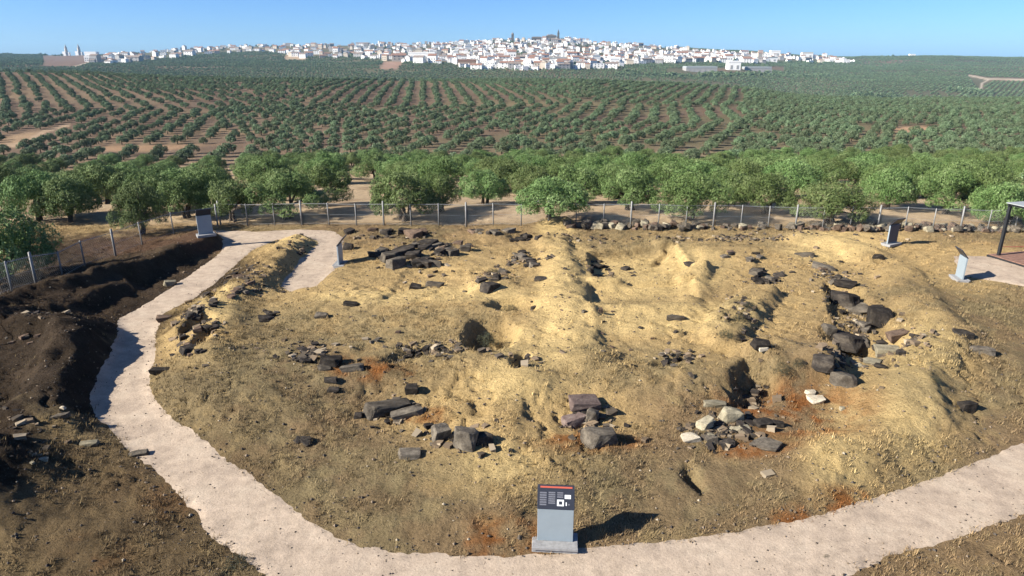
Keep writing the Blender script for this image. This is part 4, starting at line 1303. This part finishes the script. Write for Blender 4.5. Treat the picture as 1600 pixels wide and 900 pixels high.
# ------------------------------------------------------------------ wire fence
def fence(name, pts, step, H, label, zf=0.0):
    P = [Vector((*flat(a, b, zf), 0)) for a, b in pts]
    for q in P: q.z = gz(q.x, q.y)
    root = empty(name, P[0]); tag(root, label, 'fence')
    o0 = P[0]
    posts = []
    for a, b in zip(P[:-1], P[1:]):
        L = (b - a).length; n = max(1, round(L / step))
        for k in range(n): posts.append(a.lerp(b, k / n))
    posts.append(P[-1])
    posts = [Vector((q.x, q.y, gz(q.x, q.y))) for q in posts]
    for k, q in enumerate(posts):
        q0 = q - o0
        r = 0.055 if k % 3 == 0 else 0.035
        hh = H + (0.16 if k % 3 == 0 else 0.02)
        lean = rr.uniform(-0.03, 0.03)
        MB().tube([q0 + Vector((0, 0, -0.3)), q0 + Vector((lean, 0, hh)), q0 + Vector((lean, 0, hh + 0.02))], [r, r, r * 0.5], 8).build('post', M['galv'], root, True)
    for zz in (0.12, H * 0.5, H - 0.03):
        MB().tube([q - o0 + Vector((0, 0, zz)) for q in posts], 0.014 if zz > H * 0.9 else 0.006, 4).build('line_wire', M['wire'], root)
    # woven mesh: thin diagonal wires
    mb = MB(); cell = 0.15; r = 0.002
    vs, fs = [], []
    for a, b in zip(posts[:-1], posts[1:]):
        d = b - a; L = d.length; n = int((L + H) / cell)
        for s in (1, -1):
            for k in range(n):
                t0 = k * cell - (H if s > 0 else 0); 
                if s > 0: x0, z0, x1, z1 = t0, 0.0, t0 + H, H
                else: x0, z0, x1, z1 = t0, 0.0, t0 - H, H
                # clip to [0, L]
                def clipx(x, z, xb):
                    return xb, z + (xb - x) * s
                if x1 < x0: x0, z0, x1, z1 = x1, z1, x0, z0
                if x1 <= 0 or x0 >= L: continue
                sl = (z1 - z0) / (x1 - x0)
                if x0 < 0: z0 += -x0 * sl; x0 = 0
                if x1 > L: z1 -= (x1 - L) * sl; x1 = L
                if x1 - x0 < 0.02: continue
                A_ = a + d * (x0 / L) + Vector((0, 0, z0 + 0.04)) - o0; B_ = a + d * (x1 / L) + Vector((0, 0, z1 + 0.04)) - o0
                sd = d.normalized().cross(Vector((0, 0, 1))) * r
                dn = (B_ - A_).normalized().cross(sd.normalized()) * r
                bb = len(vs)
                vs += [A_ + sd, A_ - sd * 0.5 + dn, A_ - sd * 0.5 - dn, B_ + sd, B_ - sd * 0.5 + dn, B_ - sd * 0.5 - dn]
                fs += [[bb, bb + 1, bb + 4, bb + 3], [bb + 1, bb + 2, bb + 5, bb + 4], [bb + 2, bb, bb + 3, bb + 5]]
    o = link('wire_mesh', np_mesh('wire_mesh', [tuple(q) for q in vs], np.array(fs), [M['wire']], False), root)
    o['kind'] = 'stuff'
    return root
fence('wire_fence', [(345, 352), (600, 354), (900, 355), (1200, 357), (1500, 361), (1800, 366)], 1.62, 1.36, 'long wire mesh fence on grey posts behind the dig')
fence('wire_fence', [(340, 351), (272, 366), (222, 379), (133, 415), (60, 458), (-60, 530), (-200, 620)], 1.9, 1.25, 'wire mesh fence slanting along the dark bank at the left', 0.2)

# ------------------------------------------------------------------ information signs
def sign(px, py, rz, label, Hs=1.02, Wd=0.74, printed=True, zoff=0.0, shade_back=False):
    p = G(px, py)
    t = empty('information_sign', (p.x, p.y, p.z + 0.01 + zoff), rz)
    tag(t, label, 'sign', 'information signs round the dig')
    # the sign faces local -y
    MB().box((0, 0.06, 0.03), (Wd * 1.28, 0.52, 0.14)).build('base', M['concrete'], t, bevel=0.012)
    MB().box((0, -0.215, 0.085), (Wd * 1.26, 0.05, 0.05)).build('base_rail', M['concrete'], t)
    MB().box((0, 0.05, 0.10 + Hs / 2), (Wd, 0.07, Hs)).build('pillar', M['sign_metal'], t, bevel=0.006)
    if shade_back: MB().box((0, 0.092, 0.12 + Hs / 2), (Wd * 0.98, 0.006, Hs - 0.06)).build('back_shade', M['shade_blue'], t)  # added thin layer, its dark blue stands in for shade on the grey steel
    c = Vector((0, 0.02, 0.10 + Hs)); L = 0.50
    R = Matrix.Rotation(-math.radians(40), 3, 'X')          # board leans back from the reader
    up = R @ Vector((0, 0, 1)); nrm = R @ Vector((0, -1, 0))
    cc = c + up * L / 2
    b = MB().box(cc, (Wd * 1.03, 0.045, L), R).build('board', M['sign_dark'], t, bevel=0.005)
    def pr(nm, x0, x1, z0, z1, mat, lift=0.003):
        q = c + up * (L * (z0 + z1) / 2) + nrm * (0.0225 + lift) + Vector((Wd * ((x0 + x1) / 2 - 0.5), 0, 0))
        MB().box(q, (Wd * (x1 - x0), 0.004, L * (z1 - z0)), R).build(nm, M[mat], b)
    if printed:
        pr('red_stripe', 0.06, 0.95, 0.86, 0.93, 'sign_red')
        for k in range(6): pr('text_line', 0.05, 0.24, 0.15 + 0.095 * k, 0.21 + 0.095 * k, 'sign_text')
        for k in range(6): pr('text_line', 0.29, 0.48, 0.22 + 0.085 * k, 0.275 + 0.085 * k, 'sign_text')
        pr('picture', 0.53, 0.72, 0.14, 0.40, 'sign_white'); pr('picture', 0.58, 0.67, 0.20, 0.33, 'sign_dark', 0.006)
        pr('picture', 0.74, 0.91, 0.44, 0.60, 'sign_white')
        pr('picture', 0.77, 0.80, 0.16, 0.30, 'sign_white'); pr('picture', 0.84, 0.88, 0.18, 0.24, 'sign_text')
        for k in range(3): pr('text_line', 0.53, 0.70, 0.48 + 0.085 * k, 0.53 + 0.085 * k, 'sign_text')
    return t
sign(867, 853, math.radians(-4), 'grey information sign with dark printed board on the near path edge', 0.80, 0.76)
sign(531, 414, math.radians(-92), 'side-on information sign at the end of the left path arm', 0.95)
sign(1500, 437, math.radians(80), 'pale side-on information sign on the gravel pad at the right')
sign(1391, 382, math.radians(180 + 30), 'blue grey information sign turned away, in front of the back fence', Wd=0.84, shade_back=True)
sign(322, 368, math.radians(180 + 33), 'tilted grey information sign at the path bend by the left bank')

# ------------------------------------------------------------------ shelter at the right edge
p = G(1559, 403)
t = empty('steel_shelter', p, math.radians(14.5)); tag(t, 'black steel shelter with flat pale roof over a reddish deck at right edge', 'shelter')
Ls, Ds, Hh = 6.0, 3.6, 2.75
dk = MB().box((Ls / 2, -Ds / 2, 0.04), (Ls + 0.7, Ds + 0.7, 0.14)).build('deck_frame', M['steel_black'], t)
nb = 14
for k in range(nb):
    yy = -Ds - 0.3 + (Ds + 0.6) * (k + 0.5) / nb
    MB().box((Ls / 2, yy, 0.13), (Ls + 0.55, (Ds + 0.6) / nb - 0.015, 0.04)).build('plank', M['deck'], dk)
for x in (0, Ls):
    for y in (0, -Ds): MB().box((x, y, Hh / 2), (0.13, 0.13, Hh)).build('post', M['steel_black'], t)
for y in (0, -Ds): MB().box((Ls / 2, y, Hh + 0.06), (Ls + 0.3, 0.10, 0.12)).build('beam', M['steel_black'], t)
for x in (0, 2, 4, Ls): MB().box((x, -Ds / 2, Hh + 0.062), (0.09, Ds - 0.102, 0.11)).build('crossbeam', M['steel_black'], t)
MB().box((Ls / 2, -Ds / 2, Hh + 0.145), (Ls + 0.36, Ds + 0.2, 0.04)).build('roof_sheet', M['roofsheet'], t)
MB().tube([(0.1, -0.05, 0.6), (Ls / 2, -0.05, 0.42), (Ls - 0.1, -0.05, 0.6)], 0.018, 6).build('rope', M['rope'], t)

# ------------------------------------------------------------------ dry grass and pebbles
def scatter_xy(n, y0, y1, power=1.0):
    Y = y0 + (y1 - y0) * rng.random(n) ** power
    X = (rng.random(n) * 2 - 1) * (2.5 + 0.80 * Y)
    return X, Y
X, Y = scatter_xy(95000, 8, 41.5, 1.0)
sd = np.maximum(*path_sd(X, Y))
nn = fbm(X / 1.8, Y / 1.8, 211, 3) + 0.5 * fbm(X / 0.5, Y / 0.5, 213, 2)
Zt = ground_h(X, Y)
sc_ = soil_colour(X, Y, Zt)
lum = sc_.mean(1)
k = (sd < 0.10 - 0.2 * rng.random(len(X))) & (nn > 0.30 * (lum > 0.22) - 0.12) & (rng.random(len(X)) < np.where(lum > 0.27, 0.28, np.where(lum < 0.07, 0.35, 1.0)))
X, Y, Zt, sc_ = X[k], Y[k], Zt[k], sc_[k]
n = len(X)
nb = 7
ang = rng.uniform(0, 6.28, (n, nb)); hgt = (0.025 + 0.12 * rng.random((n, 1)) ** 2.2) * rng.uniform(0.6, 1.2, (n, nb))
spread = rng.uniform(0.02, 0.10, (n, nb)); wd = rng.uniform(0.004, 0.011, (n, nb))
ox = X[:, None] + rng.normal(size=(n, nb)) * 0.045; oy = Y[:, None] + rng.normal(size=(n, nb)) * 0.045
v = np.zeros((n, nb, 3, 3), np.float32)
v[..., 0, 0] = ox - np.sin(ang) * wd; v[..., 0, 1] = oy + np.cos(ang) * wd; v[..., 0, 2] = Zt[:, None] - 0.015
v[..., 1, 0] = ox + np.sin(ang) * wd; v[..., 1, 1] = oy - np.cos(ang) * wd; v[..., 1, 2] = Zt[:, None] - 0.015
v[..., 2, 0] = ox + np.cos(ang) * spread; v[..., 2, 1] = oy + np.sin(ang) * spread; v[..., 2, 2] = Zt[:, None] + hgt
tint = sc_ * rng.uniform(0.65, 1.5, (n, 1))
straw = rng.random(n) < 0.25
tint[straw] = tint[straw] * 0.4 + np.array([0.28, 0.215, 0.11]) * 0.6 * rng.uniform(0.5, 1.0, (straw.sum(), 1))
gme = np_mesh('dry_grass', v.reshape(-1, 3), np.arange(n * nb * 3).reshape(-1, 3), [M['grass']], False)
ca = gme.color_attributes.new('tint', 'FLOAT_COLOR', 'POINT')
ca.data.foreach_set('color', np.concatenate([np.repeat(np.clip(tint, 0.01, 0.8), nb * 3, 0), np.ones((n * nb * 3, 1))], 1).astype(np.float32).ravel())
tag(link('dry_grass', gme), 'short dry grass and weeds growing over the dig', 'grass', kind='stuff')

X, Y = scatter_xy(42000, 8, 40, 1.0)
sd1, sd2 = path_sd(X, Y); sd = np.maximum(sd1, sd2)
edge = np.exp(-(sd / 0.35) ** 2)
k = rng.random(len(X)) < np.where(sd > 0, 0.22 + 0.7 * edge, 0.30 + 0.5 * edge)
X, Y, sd = X[k], Y[k], sd[k]
Zt = ground_h(X, Y) + np.where(sd > 0, 0.02, 0)
n = len(X)
s = 0.010 + 0.036 * rng.random(n) ** 3.5
s = s * np.where(sd > 0, 0.75, 1.25)
octv = np.array([[1, 0, 0], [-1, 0, 0], [0, 1, 0], [0, -1, 0], [0, 0, 0.8], [0, 0, -0.6]])
octf = np.array([[0, 2, 4], [2, 1, 4], [1, 3, 4], [3, 0, 4], [2, 0, 5], [1, 2, 5], [3, 1, 5], [0, 3, 5]])
v = octv[None] * s[:, None, None] * rng.uniform(0.6, 1.2, (n, 6, 1)) + np.stack([X, Y, Zt + s * 0.3], -1)[:, None, :]
f = (octf[None] + 6 * np.arange(n)[:, None, None]).reshape(-1, 3)
pc = 0.8 * np.array([[0.10, 0.085, 0.07], [0.22, 0.17, 0.12], [0.40, 0.34, 0.25], [0.06, 0.05, 0.045]])[rng.choice(4, n, p=[0.35, 0.36, 0.04, 0.25])]
pme = np_mesh('pebbles', v.reshape(-1, 3), f, [M['grass']], False)
ca = pme.color_attributes.new('tint', 'FLOAT_COLOR', 'POINT')
ca.data.foreach_set('color', np.concatenate([np.repeat(pc, 6, 0), np.ones((n * 6, 1))], 1).astype(np.float32).ravel())
tag(link('pebbles', pme), 'small pebbles and clods strewn over path and soil', 'pebbles', kind='stuff')

M['weed'] = leaf_mat('grey_green_weed', (0.023, 0.026, 0.015), (0.046, 0.049, 0.029), (0.089, 0.085, 0.048))
WEEDM = [crown_mesh('weed_clump', 900 + k, 2600, 0.05, 0.16, M['weed'], rx=2.0, zc=1.0, rz=0.7, nlobe=20)[0] for k in range(3)]
WEEDS = [(761, 533, 44, 34, 'dark grey green weeds filling the round pit'), (797, 482, 34, 16, 'dark weeds in the hollow above the round pit'),
         (1172, 478, 26, 18, 'dark weeds at the top of the shaded bank edge by the terraces'), (1155, 496, 30, 20, 'dark weeds halfway down the shaded bank edge by the terraces'),
         (1134, 522, 30, 22, 'dark weeds at the foot of the shaded bank edge by the terraces'), (1222, 578, 44, 24, 'grey green weeds on the right hand hump behind the rusty patch'),
         (1248, 566, 30, 20, 'grey green weeds at the right of the right hand hump'), (812, 572, 14, 18, 'dark weed tuft in the narrow hollow below the round pit'),
         (770, 424, 34, 12, 'grey weeds growing in the heap above the round pit'), (693, 548, 30, 10, 'low grey weeds left of the round pit'),
         (665, 556, 24, 9, 'low grey weeds beside the crack left of the round pit'), (950, 640, 26, 14, 'green weeds in the shade behind the central blocks'),
         (1460, 590, 22, 14, 'dry weeds on the right side of the bright spur'), (370, 878, 60, 26, 'brown bush at the bottom beside the path'), (1290, 868, 18, 12, 'yellow green tuft at the lower path edge')]
for k, (px, py, w, h, lab) in enumerate(WEEDS):
    p = G(px, py + h * 0.25); z = depth_at(p.x, p.y, p.z)
    o = link('weed_clump', WEEDM[k % 3], None, (p.x, p.y, p.z - 0.1))
    wm = w * z / FPX; hm = max(0.16, 0.9 * h * z / FPX)
    o.scale = (wm / 5.0, wm / 5.4, min(hm, wm * 0.7) / 2.3); o.rotation_euler = (0, 0, k * 1.3)
    tag(o, lab, 'weeds', 'weed clumps on the dig')

# broken rubble and clods lying round the stone groups, cuts and banks
RUB = [(645, 398, 75, 26, 420), (690, 388, 60, 14, 160), (820, 405, 40, 16, 150), (772, 434, 34, 18, 160), (1197, 430, 36, 14, 150), (490, 565, 60, 26, 260), (620, 640, 60, 26, 160),
       (715, 685, 60, 22, 160), (925, 655, 50, 34, 200), (1130, 665, 90, 34, 380), (1340, 500, 60, 60, 520), (1300, 570, 50, 34, 240), (1290, 420, 70, 34, 300), (310, 515, 44, 60, 520),
       (390, 440, 60, 34, 340), (680, 555, 70, 18, 280), (1060, 565, 40, 18, 160), (1160, 495, 40, 36, 160), (60, 530, 90, 20, 60), (60, 690, 70, 50, 70), (1420, 540, 60, 30, 160), (880, 362, 60, 8, 120),
       (600, 361, 90, 5, 200), (1150, 364, 300, 7, 700), (815, 575, 40, 18, 120), (950, 415, 80, 18, 160), (1180, 600, 30, 26, 120), (470, 385, 40, 12, 120)]
rx_, ry_ = [], []
for px, py, ax_, ay_, n in RUB:
    n = int(n * 0.6); a = rng.uniform(0, 6.28, n); q = np.abs(rng.normal(0, 0.6, n))
    for xx, yy in zip(px + ax_ * q * np.cos(a), py + ay_ * q * np.sin(a)):
        c = flat(xx, max(yy, 352), 0.45 if 400 < xx < 1450 else 0.1); rx_.append(c[0]); ry_.append(c[1])
X, Y = np.array(rx_), np.array(ry_)
k = (np.maximum(*path_sd(X, Y)) < -0.15) & (Y < 41.5) & (Y > 6)
X, Y = X[k], Y[k]; n = len(X)
s = 0.025 + 0.13 * rng.random(n) ** 3
cub8 = np.array([[a, b, c] for a in (-1, 1) for b in (-1, 1) for c in (-1, 1)], float)
cubf = np.array([[0, 1, 3, 2], [4, 6, 7, 5], [0, 4, 5, 1], [2, 3, 7, 6], [0, 2, 6, 4], [1, 5, 7, 3]])
v = cub8[None] * rng.uniform(0.55, 1.1, (n, 8, 3)) * np.stack([s, s * rng.uniform(0.5, 1, n), s * rng.uniform(0.3, 0.7, n)], -1)[:, None, :]
an = rng.uniform(0, 6.28, n)[:, None]
v = np.stack([v[..., 0] * np.cos(an) - v[..., 1] * np.sin(an), v[..., 0] * np.sin(an) + v[..., 1] * np.cos(an), v[..., 2] + 0.35 * v[..., 0] * rng.uniform(-1, 1, (n, 1))], -1)
v = v + np.stack([X, Y, ground_h(X, Y) + s * 0.15], -1)[:, None, :]
rme = np_mesh('rubble', v.reshape(-1, 3), (cubf[None] + 8 * np.arange(n)[:, None, None]).reshape(-1, 4), [M['grass']], False)
pc = 0.8 * np.array([[0.045, 0.038, 0.033], [0.10, 0.082, 0.062], [0.20, 0.15, 0.10], [0.33, 0.27, 0.19]])[rng.choice(4, n, p=[0.3, 0.3, 0.28, 0.12])] * rng.uniform(0.7, 1.3, (n, 1))
ca = rme.color_attributes.new('tint', 'FLOAT_COLOR', 'POINT')
ca.data.foreach_set('color', np.concatenate([np.repeat(pc, 8, 0), np.ones((n * 8, 1))], 1).astype(np.float32).ravel())
tag(link('rubble', rme), 'broken rubble strewn round the stone groups', 'rubble', kind='stuff')

# ------------------------------------------------------------------ haze
zmin = float(min(GZ.min(), -20)) - 1.0
hz = MB().box((0, 3420, (zmin + 125) / 2), (13600, 7300, 125 - zmin))
hm = bpy.data.materials.new('air'); hm.use_nodes = True
hn = hm.node_tree
for q in list(hn.nodes):
    if q.type == 'BSDF_PRINCIPLED': hn.nodes.remove(q)
pv = hn.nodes.new('ShaderNodeVolumePrincipled')
pv.inputs['Color'].default_value = (0.40, 0.72, 1.0, 1)
pv.inputs['Density'].default_value = 0.00006
hn.links.new(pv.outputs[0], hn.nodes['Material Output'].inputs['Volume'])
ho = hz.build('haze', hm)
tag(ho, 'thin pale blue haze over the far hills', 'haze', kind='stuff')
